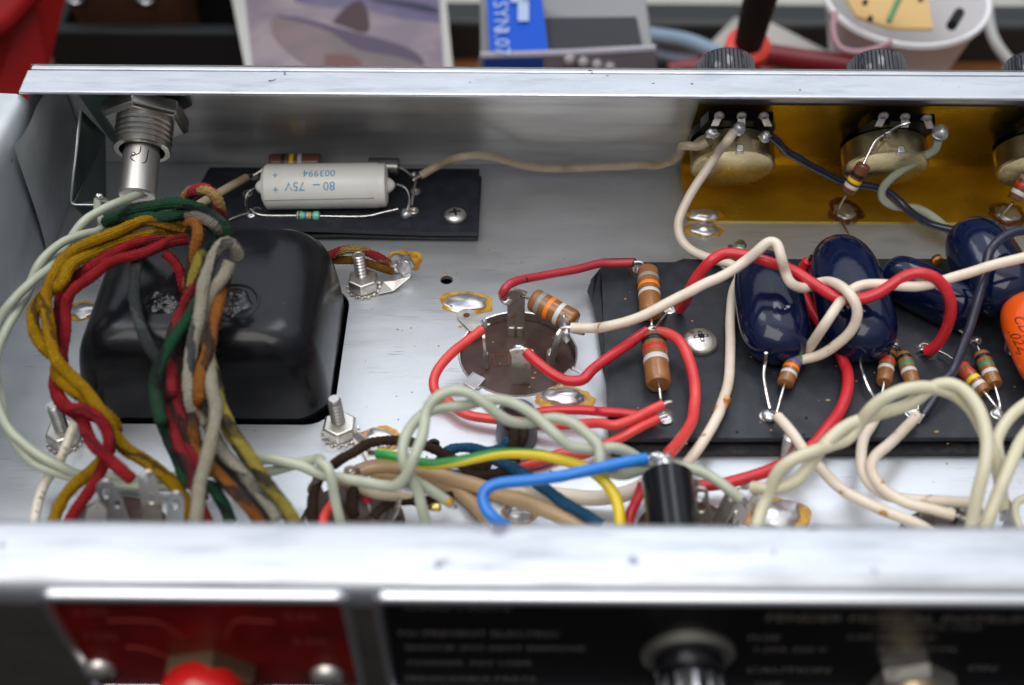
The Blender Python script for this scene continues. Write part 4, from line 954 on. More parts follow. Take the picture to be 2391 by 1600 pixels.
# ============================================================ black cylinder and front sockets
cy = thing('black_capacitor', 'black cylinder with a long highlight standing near the front rim', 'capacitor')
c0 = P('Y4', 808, 700, 2.05); c1 = V((c0.x + .12, c0.y - 4.6, 1.75))
MB().lathe([(0, .30), (.03, .54), (.08, .60), (4.4, .60), (4.5, .5)], c0, c1 - c0, 44).build('can', BLACK, cy, ang=30)
joint('lumpy solder joint at the far end of the black cylinder with blue and red wires', P('Y4', 775, 590, 2.15), (.24, .20, .22), 61, wob=.8)
joint('small solder lump left of the joint on the black cylinder', P('Y4', 705, 540, 2.2), (.16, .12, .13), 62, wob=.7)
def ring_socket(name, label, c, lugs, seed):
    t = thing(name, label, 'tube socket', 'tube sockets along the front rim')
    MB().lathe([(-.1, 1.3), (.12, 1.3), (.16, 1.2)], c, (0, 0, 1), 36).build('base', PHEN, t)
    for (g, h, lean, hole, m) in lugs:
        d = V((math.cos(g), math.sin(g), 0)); X = V((-d.y, d.x, 0))
        lug(t, c + d*.85 + V((0, 0, .15)), X, (V((0, 0, 1)) + d*lean).normalized(), .42, h, 'round', m, hole=hole, th=.04)
    return t
LUGM = mat('grey_tin_lug', (.46, .46, .47), .5, 1)
s2 = thing('front_socket', 'tube socket with grey pierced lugs at the front left corner', 'tube socket', 'tube sockets along the front rim')
MB().lathe([(-.1, 1.45), (.35, 1.45), (.4, 1.3)], V((-9.6, 17.6, 0)), (0, 0, 1), 36).build('base', PHEN, s2)
def flag(par, v, pts, holes, y, th=.05, m=LUGM):
    q = [PY(v, a, b, y) for a, b in pts]; hs = [[PY(v, a + r*math.cos(g), b + r*1.15*math.sin(g), y) for g in [k*math.pi/7 for k in range(14)]] for a, b, r in holes]
    MB().prism(q, (0, .05, .02), hs).build('lug', m, par, ang=30)
def arcp(cx, cy_, r, a0, a1, n=9): return [(cx + r*math.cos(math.radians(a0 + (a1-a0)*k/n)), cy_ + r*math.sin(math.radians(a0 + (a1-a0)*k/n))) for k in range(n+1)]
flag(s2, 'W2', arcp(985, 340, 110, 150, 345) + [(1190, 470), (1280, 700), (1320, 820), (1050, 820), (1010, 600), (930, 470)], [(1000, 385, 55), (1140, 520, 42)], 17.6)
flag(s2, 'W2', arcp(1865, 490, 110, 180, 360) + [(1960, 820), (1735, 820)], [(1863, 525, 52)], 17.5)
flag(s2, 'W2', arcp(1510, 230, 115, 170, 350) + [(1640, 380), (1710, 470), (1680, 820), (1480, 820), (1420, 420)], [(1565, 450, 62)], 17.8, m=DULL)
joint('bright solder tip on the middle lug of the front left socket', PY('W2', 1470, 180, 17.72), (.12, .10, .15), 71)
ring_socket('front_socket', 'tube socket under the brown and tan wires near the front rim', V((-3.9, 18.4, 0)), [(.6, .9, .3, .08, DULL), (1.6, 1.0, .2, .08, DULL), (2.6, .95, .3, .08, DULL), (3.6, .8, .3, .08, DULL), (.0, 1.0, .4, .08, DULL)], 1)
ring_socket('front_socket', 'tube socket with dark pierced lugs beside the black cylinder', V((4.3, 18.0, 0)), [(.5, 1.2, .3, .09, DULL), (1.5, 1.2, .1, .09, DULL), (2.4, 1.1, .3, .09, DULL), (-.2, 1.0, .3, .09, DULL)], 2)
ring_socket('front_socket', 'dark tube socket with a green dab under the white wire', V((10.6, 17.7, 0)), [(.9, .8, .3, .08, STEEL), (2.0, .9, .3, .08, STEEL), (2.8, .8, .3, .08, STEEL)], 3)
flag(s2, 'W2', [(760, 600), (900, 480), (1010, 600), (1000, 820), (720, 820)], [], 17.3, m=DULL)
# lugs with solder near (1470,910) in Y4 and (2100,1200)F
ll = thing('solder_lug', 'dark soldered lug where the grey-green wire ends right of the cylinder', 'lug')
flag(ll, 'Y4', [(1400, 980), (1440, 930), (1500, 900), (1560, 960), (1600, 880), (1640, 900), (1600, 1000), (1520, 1080), (1500, 1160), (1380, 1160)], [(1445, 1045, 22)], 18.6, m=DULL)
ll = thing('solder_lug', 'pierced grey lug just right of the black cylinder', 'lug')
flag(ll, 'Y4', [(1050, 850), (1090, 820), (1160, 830), (1190, 880), (1190, 960), (1215, 1050), (1210, 1180), (1050, 1180), (1040, 960)], [(1108, 890, 46), (1125, 1000, 42)], 18.4, m=DULL)
ll = thing('solder_lug', 'burnt lug where two white wires end near the right front', 'lug')
flag(ll, 'R3', [(1500, 660), (1640, 610), (1660, 720), (1600, 860), (1540, 760)], [], 18.7, m=DULL)
MB().ball(PY('R3', 1620, 660, 18.6), (.12, .1, .13), 12, .3).build('solder', SOLDER, ll)
MB().ball(PY('R3', 1520, 720, 18.6), (.10, .08, .10), 12, .3).build('flux', FLUXR, ll)
ll = thing('solder_lug', 'lug with an amber bead at the right edge near the front rim', 'lug')
flag(ll, 'R3', [(2100, 620), (2180, 560), (2240, 700), (2240, 860), (2100, 860)], [], 18.6, m=LUGM)
MB().ball(PY('R3', 2130, 600, 18.5), (.11, .1, .14), 12, .2).build('flux', FLUX, ll)
# cable clamp loops around the brown and blue cloth wires
cl = thing('strain_relief', 'dark grey cable grommet holding brown and blue cloth wires', 'grommet')
gc = P('Z5', 1695, 560, .1)
MB().lathe([(0, .55), (.9, .50), (.95, .44), (.9, .38), (.1, .36)], gc, (0, 0, 1), 30, capb=False).build('sleeve', mat('grey_rubber', (.07, .085, .11), .4), cl)
tg = [('blob', )]
# bracket strip of the front stud, solder tab
sl = thing('solder_tag', 'flux stained solder tag bent out from the front stud', 'lug')
quad([P('Z5', x, y, z) for x, y, z in ((400, 560, .15), (450, 530, .35), (560, 610, .35), (540, 690, .15), (430, 640, .12))], .05, 'tag', DULL, sl)
quad([P('Z5', x, y, .12) for x, y in ((470, 650), (600, 600), (640, 800), (540, 790))], .04, 'tab', DULL, sl)
sl = thing('solder_tag', 'thin solder tag from the back stud to the cloth wires', 'lug')
quad([P('Z2', x, y, z) for x, y, z in ((1440, 1190, .06), (1560, 1165, .06), (1700, 1050, .35), (1690, 1020, .5), (1580, 1080, .2), (1480, 1090, .12))], .04, 'tag', STEEL, sl)
joint('tall wrinkled solder joint on the tag behind the back stud', P('Z2', 1645, 985, .35), (.22, .20, .32), 81, wob=.7)

# ============================================================ wires
gA = 'grey-green pair running round the left end of the chassis'
wire('thick grey-green wire from the lamp holder terminal curling down the left wall', GG, .125, segs(('Z1', [(1340, 1210, 2.3), (1290, 1250, 2.45), (1150, 1310, 2.6), (1000, 1370, 2.7), (880, 1430, 2.7)]),
    ('LW', [(430, 730, 2.7), (385, 785, 2.5), (330, 870, 2.25), (265, 960, 2.5), (165, 1040, 2.85), (70, 1130, 2.8), (0, 1225, 2.5), (-35, 1330, 2.2), (-45, 1420, 2.0)]),
    ('Z4', [(-35, 130, 1.8), (5, 330, 1.6), (40, 500, 1.4), (120, 650, 1.2), (250, 790, 1.0), (400, 850, .85), (560, 900, .6), (800, 945, .35), (1000, 960, .3), (1300, 960, .3)])), gA)
wire('grey-green wire from the left lamp terminal, crossing under its neighbour', GG, .12, segs(('LW', [(497, 625, 2.05), (497, 680, 2.0), (520, 740, 2.1), (500, 782, 2.3), (425, 800, 2.55), (335, 832, 2.75), (255, 885, 2.8), (198, 950, 2.7), (160, 1035, 2.4), (135, 1110, 2.35), (80, 1200, 2.45), (20, 1310, 2.4), (-15, 1400, 2.2)]),
    ('Z4', [(-40, 240, 1.9), (10, 440, 1.7), (80, 560, 1.6), (200, 665, 1.4), (330, 750, 1.2), (460, 820, 1.0), (580, 870, .7), (760, 880, .4), (1000, 910, .35), (1290, 880, .6), (1600, 850, .8)])), gA)
# the pair goes on along the front
gB = 'grey-green twisted pair along the front of the chassis'
wire('grey-green wire bending down behind the front rim left of the brown socket', GG, .125, segs(('W1', [(1000, 760, .9), (1180, 830, .9), (1400, 850, .9), (1600, 800, 1.1), (1850, 720, 1.4), (2060, 680, 1.7)]), ('Z5', [(150, 770, 1.9), (215, 800, 2.0), (245, 900, 1.8), (270, 1040, 1.4), (310, 1200, 1.0), (340, 1320, .6)])), gB)
wire('grey-green wire rising into the loop in front of the round socket', GG, .135, segs(('W1', [(1060, 900, .7), (1150, 860, .8), (1250, 720, 1.1), (1400, 680, 1.3), (1600, 710, 1.4), (1850, 790, 1.4), (2050, 880, 1.4)]),
    ('Z5', [(160, 870, 1.4), (300, 890, 1.4), (500, 920, 1.5), (650, 950, 1.6), (750, 955, 1.8), (830, 880, 2.1), (890, 740, 2.5), (950, 590, 2.7), (975, 480, 2.7), (985, 380, 2.8), (1040, 280, 3.0), (1120, 225, 3.1), (1220, 208, 3.1), (1340, 235, 3.1), (1450, 310, 3.0), (1540, 390, 2.8), (1650, 450, 2.6), (1780, 460, 2.5), (1900, 430, 2.5), (2020, 425, 2.6), (2150, 470, 2.6), (2250, 550, 2.5), (2343, 650, 2.4)]),
    ('Y4', [(200, 600, 2.2), (300, 680, 1.9), (420, 700, 1.7), (560, 660, 1.5), (680, 640, 1.4), (760, 660, 1.1)])), gB)
wire('grey-green wire twisting over the loop and ending at the dark lug right of the cylinder', GG, .135, segs(
    ('Z5', [(1000, 1290, .8), (960, 1150, 1.2), (925, 990, 1.6), (860, 860, 2.0), (805, 740, 2.3), (810, 620, 2.5), (860, 500, 2.6), (950, 400, 2.7), (1080, 345, 2.8), (1220, 330, 2.8), (1330, 320, 2.7), (1450, 285, 2.8), (1570, 280, 2.9), (1700, 320, 2.9), (1820, 390, 2.8), (1920, 480, 2.7), (2020, 570, 2.6), (2120, 650, 2.4), (2230, 660, 2.3), (2330, 560, 2.2)]),
    ('Y4', [(180, 470, 2.2), (320, 450, 2.2), (460, 490, 2.0), (580, 570, 1.7), (720, 620, 1.4), (900, 620, 1.4), (1080, 650, 1.5), (1250, 740, 1.5), (1380, 840, 1.4), (1475, 915, 1.25)])), gB)
wire('grey-green wire end reaching an amber joint beside the loop', GG, .135, segs(('Z5', [(870, 900, 1.5), (960, 950, 1.3), (1060, 1010, 1.1), (1150, 1070, .9)])), gB)
# cloth wires out of the transformer
gC = 'cloth covered wires from the transformer'
wire('outer yellow cloth wire of the arch at the left', CY, .165, segs(('Z3', [(1600, 385, 3.7), (1450, 355, 3.9), (1300, 325, 4.0), (1150, 365, 4.0), (980, 435, 4.0), (830, 495, 4.0), (660, 575, 3.9), (520, 700, 3.8), (445, 850, 3.7), (400, 990, 3.6), (420, 1180, 3.4), (445, 1380, 3.2), (500, 1550, 3.0)]),
    ('Z4', [(470, 110, 2.8), (600, 240, 2.6), (720, 380, 2.4), (800, 500, 2.2), (850, 600, 2.0), (930, 690, 1.8), (1060, 765, 1.6), (1190, 870, 1.5), (1300, 990, 1.4), (1365, 1100, 1.3), (1390, 1250, 1.1)])), gC)
wire('inner yellow cloth wire of the arch, passing behind the red ones', CY, .165, segs(('Z3', [(1610, 435, 3.5), (1450, 425, 3.6), (1250, 445, 3.7), (1050, 505, 3.7), (830, 590, 3.7), (620, 710, 3.8), (540, 850, 3.75), (430, 930, 3.5), (320, 1030, 3.3), (288, 1160, 3.2), (315, 1310, 3.1), (390, 1430, 3.0), (510, 1530, 2.8)]),
    ('Z4', [(400, 120, 2.7), (520, 250, 2.5), (660, 350, 2.3), (790, 440, 2.1), (845, 540, 1.7), (800, 680, 1.4), (690, 820, 1.3), (570, 920, 1.3), (470, 1030, 1.2), (410, 1160, 1.1), (370, 1290, .9)])), gC)
wire('bright red cloth wire looping over the white printed wire at the left', CR, .155, segs(('Z3', [(1630, 480, 3.6), (1480, 510, 3.7), (1300, 580, 3.8), (1130, 630, 3.8), (950, 690, 3.7), (780, 820, 3.6), (620, 940, 3.5), (565, 1080, 3.2), (570, 1280, 3.0), (545, 1430, 2.8), (545, 1560, 2.7)]),
    ('Z4', [(470, 150, 2.4), (400, 190, 2.3), (420, 290, 2.3), (500, 380, 2.5), (600, 395, 2.7), (700, 440, 2.7), (780, 540, 2.6), (800, 660, 2.3), (760, 790, 1.9), (700, 920, 1.7), (610, 1040, 1.5), (520, 1180, 1.3), (460, 1300, 1.0)])), gC)
wire('red cloth wire ending at the middle lug of the front left socket', CR, .155, segs(('Z3', [(1480, 475, 3.4), (1330, 495, 3.6), (1150, 520, 3.75), (990, 600, 3.7), (820, 700, 3.6), (680, 800, 3.3), (560, 900, 3.0), (520, 1020, 2.9), (520, 1260, 2.8), (510, 1440, 2.6)]),
    ('Z4', [(420, 60, 2.4), (400, 200, 2.1), (430, 320, 2.0), (500, 400, 2.1), (590, 460, 2.2), (620, 540, 2.3), (680, 650, 2.4), (780, 750, 2.4), (880, 840, 2.3), (965, 905, 2.2)])), gC)
wire('dark red cloth wire dropping from the bundle into the left crater', CR, .14, segs(('Z3', [(1430, 600, 3.6), (1490, 640, 3.5), (1550, 730, 3.3), (1585, 850, 3.0), (1615, 950, 2.7)])), gC)
wire('green cloth wire on top of the bundle arch', CG, .16, segs(('Z3', [(930, 330, 2.6), (1010, 290, 3.2), (1150, 230, 3.9), (1320, 190, 4.2), (1500, 170, 4.4), (1680, 190, 4.5), (1830, 265, 4.5), (1950, 350, 4.4), (1985, 440, 4.1), (1900, 530, 3.8)])), gC)
wire('second green cloth wire lying under the first on the arch', CG, .16, segs(('Z3', [(960, 330, 2.4), (1060, 300, 3.3), (1230, 285, 3.9), (1420, 290, 4.1), (1600, 270, 4.2), (1760, 310, 4.2), (1880, 400, 4.1), (1890, 520, 3.8), (1830, 600, 3.6)])), gC)
wire('worn grey end of cloth wire across the top of the bundle', cloth('worn_cloth', (.34, .30, .26), (.10, .10, .11), (.3, .5, 1)), .15, segs(('Z3', [(1630, 270, 4.2), (1740, 290, 4.45), (1850, 350, 4.5), (1920, 420, 4.2)])), gC)
wire('orange and black cloth wire crossing the bundle vertically', CO, .155, segs(('Z3', [(1640, 340, 4.0), (1710, 345, 4.4), (1735, 440, 4.3), (1700, 560, 4.0), (1670, 700, 3.6), (1640, 840, 3.1), (1640, 950, 2.7)])), gC)
wire('red and yellow cloth loop standing above the bundle', CRY, .16, segs(('Q', [(60, 830, 3.6), (110, 720, 4.1), (220, 610, 4.6), (360, 560, 4.9), (500, 570, 5.0), (620, 650, 4.9), (700, 780, 4.7), (735, 920, 4.4), (730, 1030, 4.1)])), gC)
wire('worn off-white cloth wire forming the left half of the tall loop', CW, .16, segs(('T', [(1350, 190, 4.0), (1330, 110, 4.4), (1270, 80, 4.6), (1190, 150, 4.5), (1130, 280, 4.3), (1080, 430, 4.1), (1070, 560, 3.9), (1050, 680, 3.8), (1010, 820, 3.6), (990, 960, 3.4), (965, 1120, 3.2), (970, 1260, 3.0), (1000, 1400, 2.6), (1080, 1500, 2.3)])), gC)
wire('long off-white cloth wire running down to the front rim', CWP, .165, segs(('T', [(1290, 240, 4.3), (1350, 180, 4.4), (1330, 250, 4.3), (1240, 350, 4.1), (1160, 460, 3.9), (1110, 600, 3.6), (1120, 800, 3.3), (1125, 1000, 3.2), (1145, 1200, 3.1), (1160, 1380, 3.0), (1150, 1530, 2.9)]),
    ('Z4', [(1570, 350, 2.9), (1560, 480, 2.8), (1530, 660, 2.7), (1490, 830, 2.6), (1450, 980, 2.5), (1430, 1130, 2.4), (1420, 1280, 2.2)])), gC)
wire('orange and black cloth wire beside the off-white one', CO, .155, segs(('T', [(1260, 330, 3.7), (1240, 440, 3.7), (1200, 580, 3.7), (1160, 720, 3.6), (1140, 850, 3.5), (1100, 990, 3.4), (1060, 1140, 3.2), (1040, 1300, 3.0), (1020, 1450, 2.8)]),
    ('Z4', [(1430, 350, 2.7), (1410, 480, 2.5), (1430, 620, 2.3), (1480, 740, 2.1)]), ('W1', [(740, 900, 2.1), (880, 1050, 2.1), (1050, 1210, 2.1), (1180, 1370, 2.0), (1280, 1520, 1.8)])), gC)
wire('green and black cloth wire hanging in front of the transformer', CG, .155, segs(('T', [(1050, 520, 3.6), (990, 640, 3.6), (880, 800, 3.6), (790, 940, 3.5), (730, 1070, 3.4), (705, 1210, 3.2), (720, 1350, 3.0), (760, 1470, 2.8)]),
    ('Z4', [(1190, 480, 2.4), (1250, 630, 2.1), (1310, 780, 1.9), (1370, 920, 1.8)]), ('W1', [(640, 1040, 1.8), (740, 1200, 1.8), (830, 1350, 1.7), (880, 1500, 1.6)])), gC)
wire('red and black cloth wire between the green and orange ones', CRB, .15, segs(('T', [(1085, 330, 4.0), (1020, 420, 3.8), (950, 540, 3.5), (890, 680, 3.2), (830, 820, 3.1), (840, 950, 3.0), (840, 1100, 3.0), (820, 1240, 3.0), (850, 1400, 2.8)]),
    ('Z4', [(1250, 330, 2.6), (1255, 450, 2.5), (1290, 600, 2.3), (1350, 740, 2.2), (1400, 880, 2.0), (1440, 1020, 1.9), (1490, 1160, 1.7), (1530, 1280, 1.5)])), gC)
wire('dark red and black cloth wire close behind the red one', CRB, .15, segs(('Z4', [(1290, 20, 3.0), (1290, 200, 2.8), (1300, 380, 2.6), (1340, 520, 2.4), (1370, 640, 2.2), (1410, 760, 2.1), (1450, 900, 1.8), (1480, 1050, 1.6)])), gC)
wire('grey cloth wire bending down across the transformer cover', CK, .15, segs(('T', [(590, 190, 3.5), (560, 280, 3.5), (550, 400, 3.4), (545, 520, 3.3), (570, 660, 3.2), (620, 810, 3.2), (680, 930, 3.1), (740, 1020, 3.0), (760, 1120, 2.8)])), gC)
wire('yellow and black cloth wire surfacing right of the off-white one', CYB, .15, segs(('T', [(1075, 175, 4.0), (1040, 260, 4.2), (1000, 380, 3.9), (990, 520, 3.5), (1040, 700, 3.1), (1110, 900, 2.9), (1170, 1150, 2.8), (1220, 1350, 2.7), (1280, 1480, 2.6)]),
    ('Z4', [(1690, 530, 2.5), (1770, 650, 2.4), (1850, 780, 2.4), (1910, 880, 2.3), (1990, 990, 2.3), (2070, 1090, 2.2), (2160, 1230, 2.1)])), gC)
wire('second yellow and black cloth wire running just below the first', CYB, .145, segs(('W1', [(760, 60, 2.4), (860, 330, 2.3), (960, 480, 2.2), (1060, 640, 2.2), (1170, 780, 2.1), (1280, 930, 2.1), (1400, 1090, 2.0), (1520, 1250, 2.0), (1640, 1420, 1.9), (1700, 1540, 1.8)])), gC)
wire('off-white cloth wire emerging below the long one towards the front rim', CW, .16, segs(('Z4', [(1480, 420, 2.1), (1540, 560, 2.1), (1620, 690, 2.1), (1690, 780, 2.1), (1780, 870, 2.1), (1870, 970, 2.1), (1950, 1070, 2.0), (2030, 1190, 1.9)])), gC)
wire('black cloth wire in the shade under the off-white one', CK, .14, segs(('Z4', [(1530, 620, 1.7), (1580, 760, 1.7), (1680, 880, 1.7), (1800, 1010, 1.7), (1900, 1140, 1.6), (1960, 1260, 1.5)])), gC)
wire('dull green and black cloth wire low beside the front left socket', CG, .14, segs(('Z4', [(1170, 480, 1.7), (1230, 620, 1.6), (1290, 760, 1.5), (1340, 900, 1.4)])), gC)
wire('red and yellow cloth wire curving behind the back stud', CRY, .13, segs(('Z2', [(1000, 905, .7), (1080, 880, .95), (1190, 845, 1.05), (1320, 850, 1.0), (1430, 895, .8), (1530, 955, .45)])), 'cloth wires soldered behind the back stud')
wire('ochre cloth wire curving behind the back stud', CBR, .13, segs(('Z2', [(1040, 925, .5), (1130, 925, .65), (1260, 930, .7), (1390, 960, .6), (1480, 990, .45), (1560, 1015, .3)])), 'cloth wires soldered behind the back stud')
# printed white wire at the left
pw_ = thing('wire', 'off-white wire with printed marks lying across the front left stud nut', 'wire')
pts = smooth(segs(('Z4', [(570, 450, 1.3), (545, 500, 1.3), (500, 620, 1.1), (455, 730, .9), (400, 830, .6), (335, 920, .5), (290, 1030, .7), (260, 1150, .8), (240, 1290, .8)])))
MB().tube(pts, .125, 12).build('insulation', WIREW, pw_, ang=60)
for s_, x, y, z in (('7', 315, 970, .82), ('R', 298, 1010, .86), ('-', 280, 1062, .9), ('1', 270, 1110, .93), ('0', 478, 650, 1.22), ('P', 468, 700, 1.14), ('-', 520, 560, 1.32)):
    nrm = (CAM - P('Z4', x, y, z)).normalized(); Xd = V((-.25, -.75, 0)); Xd = (Xd - nrm*Xd.dot(nrm)).normalized(); Yd_ = nrm.cross(Xd)
    text_part(s_, .17, P('Z4', x-8, y+8, z) + nrm*.06, Xd, Yd_, INKK, pw_, name='print')

# red wires
gR = 'red plastic wires of the round socket and board'
wire('dark red scuffed wire from the far socket lug to the board corner', REDD, .125, segs(('Z6', [(925, 470, 1.2), (925, 430, 1.6), (965, 365, 1.75), (1060, 312, 1.7), (1300, 268, 1.4), (1600, 210, 1.2), (1850, 148, 1.05)]), ('F', [(1400, 604, 1.0), (1450, 601, 1.0)])), gR, bare=2)
wire('light red wire from the left socket lug curling under the grey-green loop', REDL, .135, segs(('Z6', [(725, 780, 1.15), (600, 880, 1.05), (430, 1010, .95), (310, 1150, .8), (258, 1280, .65), (275, 1390, .5), (350, 1470, .4)]),
    ('Z5', [(1130, 270, .35), (1270, 380, .3), (1450, 425, .3), (1650, 440, .35), (1850, 470, .4), (2050, 480, .5), (2220, 470, .6), (2343, 460, .8)]), ('Y4', [(320, 250, .95), (450, 210, 1.0), (600, 140, 1.1), (770, 60, 1.15)])), gR)
wire('dull red wire running beside the light red one to the board edge', RED, .13, segs(('Z5', [(1800, 400, .3), (1900, 375, .4), (2050, 360, .5), (2200, 360, .55), (2343, 375, .6)]), ('Y4', [(200, 125, .7), (400, 135, .75), (520, 150, .8), (600, 160, .8)])), gR)
wire('light red wire slanting down from the board edge to the front', REDL, .135, segs(('Y4', [(730, 185, .95), (620, 240, .9), (480, 310, .8), (330, 390, .6), (200, 440, .45), (60, 510, .3), (-60, 545, .25)]), ('W4', [(1300, 60, .2), (1100, 45, .18), (900, 130, .18), (700, 180, .18), (500, 230, .2)])), gR)
wire('red wire from the near socket lug dipping to the board resistors', RED, .145, segs(('Z6', [(1150, 1000, 1.1), (1240, 1085, 1.05), (1390, 1200, .95), (1540, 1275, .85), (1700, 1265, .85), (1850, 1180, .9)]), ('Z7', [(120, 1085, 1.0), (330, 935, 1.05), (470, 840, 1.1), (560, 775, 1.15)])), gR)
wire('bright red wire curving from between the resistors to the black cylinder', REDL, .15, segs(('Z7', [(650, 785, 1.15), (740, 800, 1.25), (830, 860, 1.25), (900, 1000, 1.15), (940, 1180, 1.05), (950, 1320, 1.0), (930, 1450, 1.0)]), ('Y4', [(1060, 60, 1.0), (1045, 180, 1.05), (985, 310, 1.2), (905, 420, 1.5), (830, 500, 1.9)])), gR)
wire('long red wire twisting with the white one over the blue capacitors', RED, .155, segs(('Z7', [(825, 600, .75), (870, 540, 1.2), (920, 420, 1.9), (990, 310, 2.3), (1080, 205, 2.7), (1200, 145, 2.8), (1380, 165, 2.85), (1600, 230, 2.8)]),
    ('Y2', [(480, 425, 2.8), (640, 480, 2.65), (800, 585, 2.55), (940, 670, 2.55), (1080, 700, 2.55), (1230, 665, 2.7), (1370, 580, 2.95), (1500, 510, 3.15), (1620, 505, 3.2), (1730, 570, 3.0), (1795, 690, 2.6), (1795, 830, 2.0), (1750, 960, 1.4), (1680, 1050, .95), (1620, 1075, .75)])), gR)
wire('red wire diving between the two leftmost blue capacitors', RED, .155, segs(('Y2', [(745, 410, 1.4), (705, 470, 1.1), (690, 580, .9), (730, 700, .9), (800, 820, .9), (880, 930, .9), (960, 1040, .9), (1030, 1200, .9)]),
    ('Y3', [(945, 290, .95), (950, 400, .95), (925, 510, .95), (880, 620, .95), (800, 730, 1.0), (700, 860, .95), (560, 970, .8), (400, 1045, .7), (200, 1125, .6), (0, 1180, .5)]), ('Y4', [(1350, 775, .45), (1150, 800, .4), (1000, 800, .35)])), gR)
wire('short red wire end behind the yellow-green wire at the front', RED, .13, segs(('W4', [(2080, 430, 1.0), (2040, 560, 1.0), (1980, 680, 1.0), (1930, 800, .9), (1910, 930, .8)])), gR)
wire('short pinkish red wire near the brown cloth loop at the front', REDL, .12, segs(('W3', [(520, 620, .5), (450, 720, .8), (400, 820, .9), (380, 930, .9)])), gR)

# white wires
gW = 'off-white plastic wires on the main board'
wire('white wire from the first control terminal down to the main board', WH, .14, [PW('PT', 800, 570, 1.15), PW('PT', 700, 720, 1.5)] + segs(('Y1', [(350, 440, 2.75), (235, 610, 2.15), (140, 770, 1.6), (95, 900, 1.2), (115, 1010, .9), (200, 1085, .75), (330, 1135, .8), (440, 1160, .9)]),
    ('Z7', [(1180, 215, 1.0), (1270, 245, 1.0), (1310, 330, .9), (1262, 450, .85), (1240, 650, .8), (1238, 850, .8), (1235, 1050, .8), (1215, 1230, .85), (1160, 1390, .9)]), ('Y4', [(1290, 130, .95), (1200, 290, .9), (1110, 440, .8), (1000, 580, .6), (930, 680, .5)])), gW)
MB_ = MB().tube(smooth(segs(('Z7', [(1205, 1330, .88), (1185, 1365, .88), (1155, 1410, .89), (1125, 1460, .9)]))), .1435, 14, ends=False).build('scorch_mark', mat('scorch', (.36, .12, .015), .4, 0, (.60, .38, .18), 5, .45, .6)); tag(MB_, 'burnt brown scorch on the upright white wire right of the phillips screw', 'scorch mark')
wire('aged white wire along the back wall from the small board to the first control', WHO, .13, [PW('PT', 370, 720, 1.15), PW('PT', 230, 800, 1.25), PW('Y1', 200, 395, 1.3), PW('Y1', 120, 395, 1.2), PW('Y1', 108, 440, .9), PW('Y1', 60, 490, .75), PW('Y1', -40, 520, .7)] +
    [PW('F', 1460, 378, .6), PW('F', 1350, 384, .55), PW('F', 1220, 383, .55), PW('F', 1120, 358, .7), PW('F', 1060, 358, .9)] + segs(('F', [(1005, 378, 1.2), (962, 402, 1.0)])), bare=2)
wire('short aged white wire on the small board left of the white capacitor', WHO, .13, segs(('Q', [(350, 840, 1.6), (520, 740, 1.4), (700, 640, 1.3), (950, 500, 1.15), (1210, 350, 1.0)])))
wire('long white wire from the socket rising to a peak, ending below a blue capacitor', WH, .14, segs(('Z6', [(1580, 765, 1.15), (1800, 770, 1.25), (2060, 748, 1.4)]), ('Z7', [(250, 735, 1.6), (440, 690, 1.8), (640, 600, 2.1), (850, 485, 2.4), (1020, 395, 2.6), (1200, 315, 2.75), (1360, 210, 3.0), (1480, 110, 3.4), (1560, 45, 3.6), (1620, 60, 3.6), (1650, 180, 3.4), (1690, 330, 3.05)]),
    ('Y2', [(575, 480, 2.95), (620, 570, 2.75), (710, 610, 2.45), (800, 580, 2.35), (880, 560, 2.5), (980, 590, 2.85), (1065, 670, 2.9), (1115, 790, 2.6), (1075, 920, 2.1), (960, 1030, 1.6), (820, 1110, 1.15), (700, 1140, .95)])), gW)
wire('white wire rising from the first capacitor and leaving at the right edge', WH, .14, segs(('Y2', [(735, 1090, .9), (800, 990, 1.6), (880, 870, 2.25), (960, 750, 2.5), (1040, 650, 2.55), (1140, 590, 2.65), (1260, 578, 2.8), (1420, 595, 2.9), (1560, 600, 2.9), (1700, 565, 2.9), (1900, 505, 3.0), (2150, 435, 3.2), (2400, 370, 3.4), (2600, 310, 3.5)])), gW)
wire('white wire from the shiny joint passing under the cream pair to the front', WH, .14, segs(('Y3', [(395, 655, .95), (480, 750, 1.05), (560, 860, 1.1), (640, 970, 1.1), (730, 1070, 1.1), (850, 1190, 1.1), (1000, 1290, 1.1), (1200, 1385, 1.1), (1400, 1465, 1.1), (1560, 1540, 1.0), (1700, 1620, .9)])), gW)
wire('white wire curving from the navy wire end down to the burnt lug', WH, .14, segs(('Y3', [(1490, 650, .85), (1390, 760, 1.0), (1280, 870, 1.15), (1170, 960, 1.2), (1130, 1060, 1.2), (1170, 1160, 1.15), (1270, 1260, 1.1), (1420, 1340, 1.1), (1600, 1390, 1.1), (1790, 1435, 1.1)])), gW)
wire('white wire curving just outside its neighbour towards the same burnt lug', WH, .14, segs(('Y3', [(1190, 590, .75), (1150, 700, .85), (1080, 820, .95), (1050, 950, 1.0), (1060, 1080, .95), (1120, 1190, .9), (1240, 1270, .85), (1450, 1310, .85), (1700, 1325, .85), (1920, 1335, .9)])), gW)
